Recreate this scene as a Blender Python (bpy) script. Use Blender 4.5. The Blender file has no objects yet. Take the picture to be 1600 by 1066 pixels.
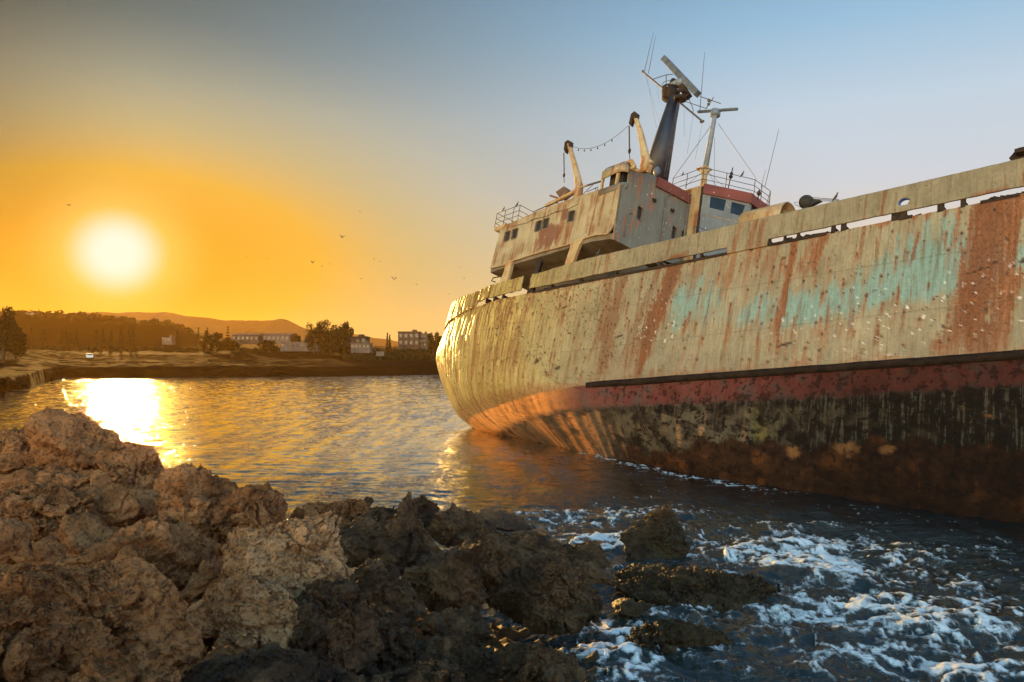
import bpy, bmesh, math, random
import numpy as np
from mathutils import Vector, Matrix
from mathutils.geometry import delaunay_2d_cdt

random.seed(7)
C = bpy.context.scene.collection
sc = bpy.context.scene

# ------------------------------------------------------------------ camera
F, CX, CY, HC, HOR = 1244.0, 800.0, 533.0, 5.0, 555.0
PITCH = math.atan((HOR - CY) / F)
cam_d = bpy.data.cameras.new('camera')
cam = bpy.data.objects.new('camera', cam_d)
C.objects.link(cam)
cam_d.sensor_width = 36.0
cam_d.lens = F / 1600 * 36
cam_d.clip_start = 0.1
cam_d.clip_end = 12000
cam.location = (0, 0, HC)
cam.rotation_euler = (math.pi / 2 + PITCH, 0, 0)
sc.camera = cam


def ray(px, py):
    u = (px - CX) / F
    v = -(py - CY) / F
    c, s = math.cos(PITCH), math.sin(PITCH)
    return np.array([u, c - v * s, s + v * c])


C0 = np.array([0, 0, HC])


def at(px, py, Y):
    """world point seen at a photo pixel, Y metres in front of the camera"""
    r = ray(px, py)
    return C0 + r * (Y / r[1])


def ground(px, py, z=0.0):
    r = ray(px, py)
    return C0 + r * ((z - HC) / r[2])


# ------------------------------------------------------------------ world, sun, exposure
EXPO = 0.6
sc.view_settings.view_transform = 'Standard'
sc.view_settings.look = 'None'
sc.view_settings.exposure = EXPO
sc.view_settings.gamma = 1.0
sc.view_settings.use_curve_mapping = False

SUN = ray(183, 395)
SUN = SUN / np.linalg.norm(SUN)
SUN_EL = math.asin(SUN[2])
SUN_AZ = math.atan2(SUN[0], SUN[1])

SUN_STRENGTH = 5.0


def lin(r, g, b):
    def f(c):
        c = c / 255.0
        return c / 12.92 if c <= 0.04045 else ((c + 0.055) / 1.055) ** 2.4
    return (f(r), f(g), f(b))


class NT:
    """short-hand for building node trees"""

    def __init__(self, tree):
        self.t = tree
        self.n = tree.nodes
        self.l = tree.links

    def node(self, typ, **kw):
        nd = self.n.new(typ)
        for k, v in kw.items():
            setattr(nd, k, v)
        return nd

    def put(self, sock, v):
        if isinstance(v, bpy.types.NodeSocket):
            self.l.new(v, sock)
        elif v is not None:
            if hasattr(sock.default_value, '__len__'):
                v = tuple(v) if hasattr(v, '__len__') else (v,) * 3
                if len(sock.default_value) == 4 and len(v) == 3:
                    v = v + (1.0,)
            sock.default_value = v

    def m(self, op, a, b=None, c=None, clamp=False):
        nd = self.node('ShaderNodeMath', operation=op, use_clamp=clamp)
        self.put(nd.inputs[0], a)
        if b is not None:
            self.put(nd.inputs[1], b)
        if c is not None:
            self.put(nd.inputs[2], c)
        return nd.outputs[0]

    def vm(self, op, a, b=None, out=0):
        nd = self.node('ShaderNodeVectorMath', operation=op)
        self.put(nd.inputs[0], a)
        if b is not None:
            self.put(nd.inputs[1], b)
        return nd.outputs[out]

    def mix(self, f, a, b, blend='MIX'):
        nd = self.node('ShaderNodeMix', data_type='RGBA', blend_type=blend)
        self.put(nd.inputs[0], f)
        self.put(nd.inputs[6], a)
        self.put(nd.inputs[7], b)
        return nd.outputs[2]

    def ramp(self, f, stops, interp='LINEAR'):
        nd = self.node('ShaderNodeValToRGB')
        cr = nd.color_ramp
        cr.interpolation = interp
        while len(cr.elements) < len(stops):
            cr.elements.new(0.5)
        for e, (p, c) in zip(cr.elements, sorted(stops, key=lambda s: s[0])):
            e.position = p
            e.color = (tuple(c) + (1.0,))[:4] if hasattr(c, '__len__') else (c, c, c, 1)
        self.put(nd.inputs[0], f)
        return nd.outputs[0]

    def step(self, f, lo, hi):
        nd = self.node('ShaderNodeMapRange', interpolation_type='SMOOTHSTEP')
        self.put(nd.inputs[0], f)
        nd.inputs[1].default_value = lo
        nd.inputs[2].default_value = hi
        return nd.outputs[0]

    def noise(self, vec, scale, detail=5, rough=0.55, dist=0.0):
        nd = self.node('ShaderNodeTexNoise')
        self.put(nd.inputs['Vector'], vec)
        nd.inputs['Scale'].default_value = scale
        nd.inputs['Detail'].default_value = detail
        nd.inputs['Roughness'].default_value = rough
        nd.inputs['Distortion'].default_value = dist
        return nd.outputs[0]

    def voro(self, vec, scale, feature='F1', rnd=1.0):
        nd = self.node('ShaderNodeTexVoronoi', feature=feature)
        self.put(nd.inputs['Vector'], vec)
        nd.inputs['Scale'].default_value = scale
        nd.inputs['Randomness'].default_value = rnd
        return nd.outputs[0]

    def scale(self, vec, s):
        return self.vm('MULTIPLY', vec, s)

    def bump(self, h, strength, dist, normal=None):
        nd = self.node('ShaderNodeBump')
        nd.inputs['Strength'].default_value = strength
        nd.inputs['Distance'].default_value = dist
        self.put(nd.inputs['Height'], h)
        if normal is not None:
            self.put(nd.inputs['Normal'], normal)
        return nd.outputs[0]


world = bpy.data.worlds.new('World')
sc.world = world
world.use_nodes = True
W = NT(world.node_tree)
for nd in list(W.n):
    W.n.remove(nd)
tc = W.node('ShaderNodeTexCoord')
dvec = W.vm('NORMALIZE', tc.outputs['Generated'])
sep = W.node('ShaderNodeSeparateXYZ')
W.put(sep.inputs[0], dvec)
dx_, dy_, dz_ = sep.outputs
elev = W.m('MAXIMUM', dz_, 0.0)
cool = W.ramp(elev, [
    (0.0, lin(244, 208, 140)), (0.10, lin(232, 212, 180)), (0.20, lin(207, 213, 221)), (0.28, lin(194, 212, 227)),
    (0.37, lin(152, 193, 222)), (0.46, lin(118, 164, 202)), (0.7, lin(95, 135, 180)), (1.0, lin(95, 130, 178))])
side = W.step(dx_, -0.62, 0.42)
cool = W.mix(W.m('MULTIPLY', W.m('SUBTRACT', 1.0, side), W.step(elev, 0.12, 0.42)), cool, lin(40, 66, 60))
diff = W.vm('SUBTRACT', dvec, tuple(SUN))
ell = W.vm('LENGTH', W.vm('MULTIPLY', diff, (1, 1, 2.4)), out='Value')
gam = W.vm('LENGTH', W.vm('MULTIPLY', diff, (1, 1, 1.05)), out='Value')
warm = W.ramp(ell, [
    (0.0, lin(238, 168, 36)), (0.12, lin(230, 162, 36)), (0.22, lin(226, 174, 56)), (0.34, lin(190, 172, 98)),
    (0.46, lin(168, 166, 112)), (0.62, lin(116, 136, 112)), (1.0, lin(140, 150, 138))])
wa = W.ramp(ell, [(0.0, 1.0), (0.22, 0.97), (0.34, 0.76), (0.46, 0.48), (0.60, 0.22), (0.85, 0.0)], 'LINEAR')
col = W.mix(wa, cool, warm)
# aureole and disc of the low sun, blurred by the dusty air
dk_ = W.m('MULTIPLY', W.step(dx_, -0.38, -0.66), W.step(elev, 0.06, 0.24))
col = W.mix(dk_, col, W.mix(1.0, col, (.30, .32, .30), 'MULTIPLY'))
glow = W.m('MULTIPLY', W.m('POWER', W.step(gam, 0.125, 0.03), 1.8), 0.55)
col = W.mix(glow, col, lin(253, 222, 120))
core = W.step(gam, 0.058, 0.014)
col = W.mix(core, col, (0.98, 0.90, 0.78))
# unseen sky behind the camera, boosted beyond natural as added fill light
back = W.step(dy_, 0.35, -0.35)
col = W.mix(back, col, W.mix(1.0, col, (3.0, 2.85, 2.6), 'MULTIPLY'))
lobe = W.step(W.vm('DOT_PRODUCT', dvec, tuple(Vector((-0.80, -0.50, 0.42)).normalized()), out='Value'), 0.25, 0.97)  # added bright lobe, up and left behind the camera, as soft directional light
col = W.mix(lobe, col, W.mix(1.0, col, (5.4, 5.0, 4.3), 'MULTIPLY'))
sky = W.node('ShaderNodeTexSky', sky_type='NISHITA')
sky.sun_disc = False
sky.sun_elevation = SUN_EL
sky.sun_rotation = SUN_AZ
sky.dust_density = 4.0
bg1 = W.node('ShaderNodeBackground')
W.put(bg1.inputs[0], col)
bg1.inputs[1].default_value = 1.0 / 2 ** EXPO
bg2 = W.node('ShaderNodeBackground')
W.put(bg2.inputs[0], sky.outputs[0])
bg2.inputs[1].default_value = 0.0006
add = W.node('ShaderNodeAddShader')
W.l.new(bg1.outputs[0], add.inputs[0])
W.l.new(bg2.outputs[0], add.inputs[1])
wo = W.node('ShaderNodeOutputWorld')
W.l.new(add.outputs[0], wo.inputs[0])

sun_d = bpy.data.lights.new('sun', 'SUN')
sun_d.energy = SUN_STRENGTH
sun_d.angle = math.radians(0.6)
sun_d.color = (1.0, 0.56, 0.15)
sun = bpy.data.objects.new('sun', sun_d)
C.objects.link(sun)
sun.rotation_euler = Vector(SUN).to_track_quat('Z', 'Y').to_euler()
sun.location = tuple(SUN * 60)


# ------------------------------------------------------------------ numpy noise
_rs = np.random.RandomState(11)
_perm = np.concatenate([_rs.permutation(256)] * 2).astype(np.int64)
_g3 = _rs.normal(size=(256, 3))
_g3 /= np.linalg.norm(_g3, axis=1)[:, None]
_a = _rs.rand(256) * 2 * np.pi
_g2 = np.stack([np.cos(_a), np.sin(_a)], 1)


def _fade(t):
    return t * t * t * (t * (t * 6 - 15) + 10)


def n2(x, y, seed=0):
    x = np.asarray(x, float) + seed * 17.31
    y = np.asarray(y, float) + seed * 9.17
    xi = np.floor(x).astype(np.int64)
    yi = np.floor(y).astype(np.int64)
    xf, yf = x - xi, y - yi
    u, v = _fade(xf), _fade(yf)
    r = []
    for dx in (0, 1):
        for dy in (0, 1):
            g = _g2[_perm[_perm[(xi + dx) & 255] + ((yi + dy) & 255)]]
            r.append(g[..., 0] * (xf - dx) + g[..., 1] * (yf - dy))
    a = r[0] + (r[2] - r[0]) * u
    b = r[1] + (r[3] - r[1]) * u
    return (a + (b - a) * v) * 1.5


def f2(x, y, oct=4, seed=0, gain=0.5, lac=2.03):
    s, a, t = 0, 1.0, 0
    for i in range(oct):
        s = s + a * n2(x, y, seed + i * 3)
        t += a
        a *= gain
        x, y = x * lac, y * lac
    return s / t


def n3(P, seed=0):
    P = P + seed * 13.7
    I = np.floor(P).astype(np.int64)
    f = P - I
    u = _fade(f)
    I &= 255
    out = 0
    for dx in (0, 1):
        wx = u[:, 0] if dx else 1 - u[:, 0]
        for dy in (0, 1):
            wy = u[:, 1] if dy else 1 - u[:, 1]
            h = _perm[_perm[(I[:, 0] + dx) & 255] + ((I[:, 1] + dy) & 255)]
            for dz in (0, 1):
                wz = u[:, 2] if dz else 1 - u[:, 2]
                g = _g3[_perm[h + ((I[:, 2] + dz) & 255)]]
                out = out + wx * wy * wz * (g[:, 0] * (f[:, 0] - dx) + g[:, 1] * (f[:, 1] - dy) + g[:, 2] * (f[:, 2] - dz))
    return out * 1.6


def f3(P, oct=4, seed=0, gain=0.5):
    s, a, t = 0, 1.0, 0
    for i in range(oct):
        s = s + a * n3(P, seed + i)
        t += a
        a *= gain
        P = P * 2.07
    return s / t


def sst(x, lo, hi):
    t = np.clip((x - lo) / (hi - lo), 0, 1)
    return t * t * (3 - 2 * t)


# ------------------------------------------------------------------ object helpers
def tag(o, label=None, cat=None, group=None, kind=None):
    if label:
        o['label'] = label
    if cat:
        o['category'] = cat
    if group:
        o['group'] = group
    if kind:
        o['kind'] = kind
    return o


def empty(name, loc=(0, 0, 0), rz=0.0):
    o = bpy.data.objects.new(name, None)
    C.objects.link(o)
    o.location = tuple(loc)
    o.rotation_euler = (0, 0, rz)
    o.empty_display_size = 0.3
    return o


def mesh_np(name, V, Fq, mat, parent=None, smooth=True, attrs=None):
    V = np.asarray(V, np.float32)
    me = bpy.data.meshes.new(name)
    Fq = np.asarray(Fq, np.int32)
    k = Fq.shape[1]
    me.vertices.add(len(V))
    me.vertices.foreach_set('co', V.ravel())
    me.loops.add(Fq.size)
    me.loops.foreach_set('vertex_index', Fq.ravel())
    me.polygons.add(len(Fq))
    me.polygons.foreach_set('loop_start', np.arange(0, Fq.size, k, dtype=np.int32))
    me.polygons.foreach_set('loop_total', np.full(len(Fq), k, np.int32))
    me.polygons.foreach_set('use_smooth', np.full(len(Fq), smooth, bool))
    for an, av in (attrs or {}).items():
        av = np.asarray(av, np.float32)
        if av.ndim == 1:
            a = me.attributes.new(an, 'FLOAT', 'POINT')
            a.data.foreach_set('value', av)
        else:
            a = me.attributes.new(an, 'FLOAT_COLOR', 'POINT')
            a.data.foreach_set('color', np.concatenate([av, np.ones((len(av), 1), np.float32)], 1).ravel())
    me.update(calc_edges=True)
    me.validate()
    me.materials.append(mat)
    o = bpy.data.objects.new(name, me)
    C.objects.link(o)
    if parent:
        o.parent = parent
    return o


def grid_faces(nr, nc, close=False):
    i = np.arange(nr - 1)[:, None]
    j = np.arange(nc - (0 if close else 1))[None, :]
    a = i * nc + j
    b = i * nc + (j + 1) % nc
    return np.stack([a, b, b + nc, a + nc], -1).reshape(-1, 4)


class MB:
    """collects boxes, tubes and plates, and links them as ONE mesh object"""

    def __init__(self):
        self.v, self.f, self.s = [], [], []

    def add(self, vs, fs, smooth=False):
        o = len(self.v)
        self.v += [tuple(map(float, p)) for p in vs]
        self.f += [tuple(i + o for i in f) for f in fs]
        self.s += [smooth] * len(fs)
        return self

    def box(self, c, s, R=None):
        R = np.eye(3) if R is None else np.asarray(R)
        c = np.asarray(c, float)
        vs = [c + R @ (np.array([x, y, z]) * np.asarray(s) / 2) for z in (-1, 1) for y in (-1, 1) for x in (-1, 1)]
        return self.add(vs, [(0, 2, 3, 1), (4, 5, 7, 6), (0, 1, 5, 4), (2, 6, 7, 3), (0, 4, 6, 2), (1, 3, 7, 5)])

    def bar(self, p, q, w, h, up=(0, 0, 1)):
        p, q, up = (np.asarray(a, float) for a in (p, q, up))
        d = q - p
        L = np.linalg.norm(d)
        d = d / max(L, 1e-9)
        s = np.cross(d, up)
        if np.linalg.norm(s) < 1e-4:
            s = np.cross(d, (1, 0, 0.1))
        s /= np.linalg.norm(s)
        return self.box((p + q) / 2, (L, w, h), np.stack([d, s, np.cross(s, d) * -1], 1) * [1, 1, -1])

    def tube(self, pts, r, n=8, caps=True):
        pts = [np.asarray(p, float) for p in pts]
        rs = r if hasattr(r, '__len__') else [r] * len(pts)
        vs, prev = [], None
        for i, p in enumerate(pts):
            d = pts[min(i + 1, len(pts) - 1)] - pts[max(i - 1, 0)]
            d = d / max(np.linalg.norm(d), 1e-9)
            if prev is None:
                a = np.cross(d, (0, 0, 1.0))
                if np.linalg.norm(a) < 0.05:
                    a = np.cross(d, (1.0, 0, 0))
            else:
                a = prev - d * np.dot(prev, d)
            a /= np.linalg.norm(a)
            prev = a
            b = np.cross(d, a)
            for k in range(n):
                t = 2 * math.pi * k / n
                vs.append(p + rs[i] * (a * math.cos(t) + b * math.sin(t)))
        fs = []
        for i in range(len(pts) - 1):
            for k in range(n):
                fs.append((i * n + k, i * n + (k + 1) % n, (i + 1) * n + (k + 1) % n, (i + 1) * n + k))
        if caps:
            fs.append(tuple(reversed(range(n))))
            fs.append(tuple(range((len(pts) - 1) * n, len(pts) * n)))
        return self.add(vs, fs, n > 5)

    def ring(self, c, R, r, axis=(0, 0, 1), n=20, m=6, sx=1.0, sy=1.0):
        ax = Vector(axis).normalized()
        q = ax.to_track_quat('Z', 'Y').to_matrix()
        vs, fs = [], []
        for i in range(n):
            t = 2 * math.pi * i / n
            for j in range(m):
                u = 2 * math.pi * j / m
                p = Vector(((R * sx + r * math.cos(u)) * math.cos(t), (R * sy + r * math.cos(u)) * math.sin(t), r * math.sin(u)))
                vs.append(np.array(q @ p) + np.asarray(c))
                fs.append((i * m + j, ((i + 1) % n) * m + j, ((i + 1) % n) * m + (j + 1) % m, i * m + (j + 1) % m))
        return self.add(vs, fs, True)

    def ball(self, c, r, n=10, m=7):
        r = np.asarray(r if hasattr(r, '__len__') else (r, r, r), float)
        vs = [np.asarray(c) + r * (0, 0, -1)]
        for j in range(1, m):
            e = math.pi * (j / m - 0.5)
            for i in range(n):
                t = 2 * math.pi * i / n
                vs.append(np.asarray(c) + r * (math.cos(e) * math.cos(t), math.cos(e) * math.sin(t), math.sin(e)))
        vs.append(np.asarray(c) + r * (0, 0, 1))
        fs = [(0, 1 + (i + 1) % n, 1 + i) for i in range(n)]
        for j in range(m - 2):
            for i in range(n):
                a, b = 1 + j * n + i, 1 + j * n + (i + 1) % n
                fs.append((a, b, b + n, a + n))
        L = len(vs) - 1
        fs += [(1 + (m - 2) * n + i, 1 + (m - 2) * n + (i + 1) % n, L) for i in range(n)]
        return self.add(vs, fs, True)

    def prism(self, poly, off):
        """closed 3D polygon extruded by vector off"""
        n = len(poly)
        off = np.asarray(off, float)
        vs = [np.asarray(p, float) for p in poly] + [np.asarray(p, float) + off for p in poly]
        return self.add(vs, [tuple(range(n)), tuple(reversed(range(n, 2 * n)))] +
                        [(i, i + n, (i + 1) % n + n, (i + 1) % n) for i in range(n)])

    def build(self, name, mat, parent=None, bevel=0.0):
        me = bpy.data.meshes.new(name)
        me.from_pydata(self.v, [], self.f)
        me.polygons.foreach_set('use_smooth', self.s)
        bm = bmesh.new()
        bm.from_mesh(me)
        bmesh.ops.recalc_face_normals(bm, faces=bm.faces)
        bm.to_mesh(me)
        bm.free()
        me.materials.append(mat)
        o = bpy.data.objects.new(name, me)
        C.objects.link(o)
        if parent:
            o.parent = parent
        if bevel:
            b = o.modifiers.new('bevel', 'BEVEL')
            b.width = bevel
            b.segments = 2
            b.limit_method = 'ANGLE'
        return o


def hole_plate(outline, holes, to3d, thick_vec, res=None):
    """flat plate with real holes: (u,v) outline and holes -> MB"""
    pts, edges = [], []
    for loop in [outline] + holes:
        s = len(pts)
        pts += [Vector(p) for p in loop]
        edges += [(s + i, s + (i + 1) % len(loop)) for i in range(len(loop))]
    r = delaunay_2d_cdt(pts, edges, [], 1, 1e-5)
    vs, fs = r[0], r[2]

    def inside(p, poly):
        c = False
        for i in range(len(poly)):
            a, b = poly[i], poly[i - 1]
            if (a[1] > p[1]) != (b[1] > p[1]) and p[0] < (b[0] - a[0]) * (p[1] - a[1]) / (b[1] - a[1]) + a[0]:
                c = not c
        return c
    keep = []
    for f in fs:
        c = sum((vs[i] for i in f), Vector((0, 0))) / len(f)
        if not any(inside(c, h) for h in holes):
            keep.append(tuple(f))
    cnt = {}
    for f in keep:
        for i in range(len(f)):
            cnt.setdefault(frozenset((f[i], f[i - 1])), []).append((f[i - 1], f[i]))
    t = np.asarray(thick_vec, float)
    V3 = [np.asarray(to3d(*v), float) for v in vs]
    n = len(V3)
    mb = MB()
    fa = keep + [tuple(i + n for i in reversed(f)) for f in keep]
    for e in cnt.values():
        if len(e) == 1:
            a, b = e[0]
            fa.append((b, a, a + n, b + n))
    mb.add(V3 + [v + t for v in V3], fa)
    return mb


def round_rect(cx, cy, w, h, r, shear=0.0, n=4):
    out = []
    for sx, sy, a0 in ((1, 1, 0), (-1, 1, 90), (-1, -1, 180), (1, -1, 270)):
        for k in range(n + 1):
            a = math.radians(a0 + 90 * k / n)
            x = sx * (w / 2 - r) + r * math.cos(a)
            y = sy * (h / 2 - r) + r * math.sin(a)
            out.append((cx + x + shear * y, cy + y))
    return out


# ------------------------------------------------------------------ materials
def new_mat(name):
    m = bpy.data.materials.new(name)
    m.use_nodes = True
    t = NT(m.node_tree)
    b = m.node_tree.nodes['Principled BSDF']
    return m, t, b


def coords(t, world=False):
    if world:
        return t.node('ShaderNodeNewGeometry').outputs['Position']
    return t.node('ShaderNodeTexCoord').outputs['Object']


def plain(name, c1, c2, scale=3.0, rough=0.7, metal=0.0, bump=0.3, bd=0.02, stretch=(1, 1, 1), contrast=(0.35, 0.65), spec=None):
    m, t, b = new_mat(name)
    p = t.scale(coords(t), stretch)
    n = t.noise(p, scale, 7, 0.62)
    t.put(b.inputs['Base Color'], t.mix(t.step(n, *contrast), c1, c2))
    t.put(b.inputs['Roughness'], t.m('MULTIPLY_ADD', n, 0.3, rough - 0.15))
    b.inputs['Metallic'].default_value = metal
    if spec is not None:
        b.inputs['Specular IOR Level'].default_value = spec
    if bump:
        t.put(b.inputs['Normal'], t.bump(t.noise(p, scale * 4, 6, 0.6), bump, bd))
    return m


def rusty_paint(name, paint, paint2, blot=None, rust=(0.30, 0.11, 0.035), dark=(0.09, 0.035, 0.02), amount=0.5, sx=3.0, sz=0.28, rough=0.62):
    """weathered paint with rust running down (local z), chips and rust freckles"""
    m, t, b = new_mat(name)
    p = coords(t)
    drift = t.node('ShaderNodeSeparateXYZ')
    t.put(drift.inputs[0], p)
    xs = t.m('SUBTRACT', drift.outputs[0], t.m('MULTIPLY', drift.outputs[2], 0.083))
    comb = t.node('ShaderNodeCombineXYZ')
    t.put(comb.inputs[0], xs)
    t.put(comb.inputs[1], drift.outputs[1])
    t.put(comb.inputs[2], drift.outputs[2])
    q = comb.outputs[0]
    base = t.mix(t.step(t.noise(p, 0.8, 6, 0.6), 0.35, 0.65), paint, paint2)
    s1 = t.noise(t.scale(q, (sx, sx, sz)), 1.0, 6, 0.6)
    s2 = t.noise(t.scale(q, (sx * 3.5, sx * 3.5, sz * 1.6)), 1.0, 4, 0.6)
    patch = t.noise(p, 0.8, 5, 0.6)
    st = t.m('ADD', t.m('MULTIPLY', s1, 0.6), t.m('ADD', t.m('MULTIPLY', s2, 0.3), t.m('MULTIPLY', patch, 0.40)))
    th = 0.80 - amount * 0.22
    col = t.mix(t.m('MULTIPLY', t.step(st, th, th + 0.12), 0.85), base, rust)
    col = t.mix(t.m('MULTIPLY', t.step(st, th + 0.10, th + 0.2), 0.8), col, dark)
    fine = t.noise(q, 9.0, 6, 0.7)
    col = t.mix(t.step(fine, 0.655, 0.70), col, dark)
    for (bx, bz, rx, rz) in (blot or []):
        gx_ = t.m('DIVIDE', t.m('SUBTRACT', xs, bx - .083 * bz), rx)
        gz_ = t.m('DIVIDE', t.m('SUBTRACT', drift.outputs[2], bz), rz)
        rr_ = t.m('SQRT', t.m('ADD', t.m('MULTIPLY', gx_, gx_), t.m('MULTIPLY', gz_, gz_)))
        k_ = t.m('ADD', rr_, t.m('MULTIPLY', t.m('SUBTRACT', t.noise(t.scale(q, (2.5, 2.5, 1.2)), 1.0, 9, .7), .5), 2.6))
        col = t.mix(t.m('MULTIPLY', t.step(k_, 1.1, .75), .85), col, t.mix(fine, (.05, .018, .012), (.22, .065, .035)))
    speck = t.step(t.noise(p, 6.0, 3, 0.5), 0.685, 0.70)
    col = t.mix(t.m('MULTIPLY', speck, 0.7), col, (0.62, 0.60, 0.54))
    grime = t.step(t.noise(t.scale(q, (6, 6, 0.5)), 1.0, 5, 0.65), 0.35, 0.75)
    col = t.mix(t.m('MULTIPLY', grime, 0.35), col, t.mix(1.0, col, (0.55, 0.5, 0.42), 'MULTIPLY'))
    t.put(b.inputs['Base Color'], col)
    t.put(b.inputs['Roughness'], t.m('MULTIPLY_ADD', fine, 0.35, rough - 0.1))
    h = t.m('ADD', t.m('MULTIPLY', fine, 0.4), t.noise(p, 2.0, 5, 0.6))
    t.put(b.inputs['Normal'], t.bump(h, 0.5, 0.03))
    return m


def hull_mat():
    m, t, b = new_mat('weathered_hull_plating')
    p = coords(t)
    at_ = t.node('ShaderNodeAttribute', attribute_name='paint')
    aw = t.node('ShaderNodeAttribute', attribute_name='wear')
    fine = t.noise(p, 7.0, 8, 0.7)
    vert = t.noise(t.scale(p, (14, 14, 1.1)), 1.0, 5, 0.65)
    k = t.m('ADD', t.m('MULTIPLY', fine, 0.85), t.m('MULTIPLY', vert, 0.7))
    k = t.m('ADD', k, 0.25)
    col = t.mix(1.0, at_.outputs['Color'], k, 'MULTIPLY')
    w = aw.outputs['Fac']
    al = t.node('ShaderNodeAttribute', attribute_name='zones')
    zs = t.node('ShaderNodeSeparateColor')
    t.put(zs.inputs[0], al.outputs['Color'])
    low, boot, topz = zs.outputs
    crisp = t.noise(p, 2.3, 12, 0.68, .25)
    crisp2 = t.noise(t.vm('ADD', p, (7, 3, 1)), 5.0, 12, 0.72)
    vs_ = t.noise(t.scale(p, (9, 9, .55)), 1.0, 8, 0.7)
    # bare vertical runs of old paint on the boot-topping
    pale = t.m('MULTIPLY', boot, t.step(t.m('ADD', vs_, t.m('MULTIPLY', t.m('SUBTRACT', crisp2, .5), .5)), .52, .60))
    col = t.mix(t.m('MULTIPLY', pale, .45), col, t.mix(crisp, (.10, .085, .055), (.055, .075, .08)))
    org = t.m('MULTIPLY', low, t.step(t.m('ADD', t.m('MULTIPLY', vs_, .5), t.m('MULTIPLY', crisp2, .5)), .56, .62))
    col = t.mix(t.m('MULTIPLY', org, .55), col, (.085, .026, .008))
    blk = t.m('MULTIPLY', low, t.step(t.m('ADD', crisp, t.m('MULTIPLY', t.m('SUBTRACT', crisp2, .5), .45)), .525, .56))
    col = t.mix(t.m('MULTIPLY', blk, t.m('MULTIPLY_ADD', boot, .22, .68)), col, (.005, .0035, .003))
    # rust chips and flaking edges on the topsides
    chip = t.m('MULTIPLY', topz, t.step(t.m('ADD', t.noise(p, 11.0, 10, 0.75), t.m('MULTIPLY', w, .13)), .655, .675))
    col = t.mix(t.m('MULTIPLY', chip, .9), col, (.035, .014, .008))
    rs_ = t.m('MULTIPLY', topz, t.step(t.m('ADD', vs_, t.m('MULTIPLY', w, .22)), .62, .72))
    col = t.mix(t.m('MULTIPLY', rs_, .8), col, (.15, .05, .016))
    dirt = t.m('MULTIPLY', topz, t.step(t.noise(t.scale(p, (20, 20, .9)), 1.0, 8, .75), .50, .70))
    col = t.mix(t.m('MULTIPLY', dirt, .55), col, (.075, .052, .028))
    spots = t.m('MULTIPLY', t.step(t.voro(p, 4.5), 0.12, 0.05), t.step(t.noise(p, 0.6, 3), 0.5, 0.62))
    col = t.mix(spots, col, (0.03, 0.018, 0.012))
    t.put(b.inputs['Base Color'], col)
    t.put(b.inputs['Roughness'], t.m('MULTIPLY_ADD', w, 0.28, t.m('MULTIPLY_ADD', fine, 0.3, 0.22)))
    t.put(b.inputs['Specular IOR Level'], t.m('MULTIPLY_ADD', low, -0.26, 0.34))
    h = t.m('SUBTRACT', t.m('MULTIPLY', crisp2, t.m('MULTIPLY', low, 1.6)), t.m('MULTIPLY', chip, .8))
    h = t.m('ADD', h, t.m('ADD', t.m('MULTIPLY', blk, .5), 0))
    h = t.m('ADD', h, t.m('MULTIPLY', fine, t.m('MULTIPLY_ADD', w, 1.3, 0.35)))
    h = t.m('ADD', h, t.m('MULTIPLY', t.noise(p, 2.5, 4), 0.8)) if True else t.m('ADD', t.m('MULTIPLY', fine, t.m('MULTIPLY_ADD', w, 1.3, 0.35)), t.m('MULTIPLY', t.noise(p, 2.5, 4), 0.8))
    t.put(b.inputs['Normal'], t.bump(h, 0.55, 0.035))
    return m


def rock_mat(name, c1, c2, c3, wet=0.0):
    m, t, b = new_mat(name)
    p = coords(t, True)
    n1 = t.noise(p, 1.3, 8, 0.65)
    n2_ = t.noise(p, 6.0, 8, 0.7)
    col = t.mix(t.step(n1, 0.36, 0.62), c1, c2)
    col = t.mix(t.m('MULTIPLY', t.step(n2_, 0.52, 0.66), 0.75), col, c3)
    n3_ = t.noise(t.vm('ADD', p, (3, 1, 5)), 19.0, 10, 0.75)
    col = t.mix(t.m('MULTIPLY', t.step(n3_, .53, .60), .72), col, c3)
    col = t.mix(t.m('MULTIPLY', t.step(n3_, .44, .34), .25), col, tuple(min(1, x * 1.7) for x in c2))
    pit = t.step(t.voro(t.vm('ADD', p, t.scale(t.node('ShaderNodeTexNoise').outputs[1], (0.2, 0.2, 0.2))), 13.0), 0.26, 0.05)
    pit = t.m('MULTIPLY', pit, t.step(t.noise(p, 2.2, 4), 0.44, 0.60))
    col = t.mix(t.m('MULTIPLY', pit, 0.85), col, t.mix(1.0, col, (0.35, 0.32, 0.3), 'MULTIPLY'))
    # dark algae and wet stone near the water line
    zz = t.node('ShaderNodeSeparateXYZ')
    t.put(zz.inputs[0], p)
    lvl = t.m('ADD', zz.outputs[2], t.m('MULTIPLY', t.m('SUBTRACT', n1, 0.5), 1.2))
    wl = t.step(lvl, 1.5 if wet else 1.0, 0.3)
    col = t.mix(t.m('MULTIPLY', wl, 0.8), col, t.mix(t.step(n2_, 0.4, 0.6), (0.018, 0.014, 0.010), (0.05, 0.042, 0.016)))
    t.put(b.inputs['Base Color'], col)
    r = t.m('SUBTRACT', 0.9 - 0.15 * wet, t.m('MULTIPLY', wl, 0.40))
    t.put(b.inputs['Roughness'], t.m('ADD', r, t.m('MULTIPLY', t.m('SUBTRACT', n2_, 0.5), 0.5)))
    b.inputs['Specular IOR Level'].default_value = 0.25 + 0.1 * wet
    h = t.m('ADD', t.m('MULTIPLY', n2_, 1.0), t.m('MULTIPLY', n3_, 0.8))
    h = t.m('SUBTRACT', h, t.m('MULTIPLY', pit, 0.6))
    t.put(b.inputs['Normal'], t.bump(h, 1.0, 0.10))
    return m


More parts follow.
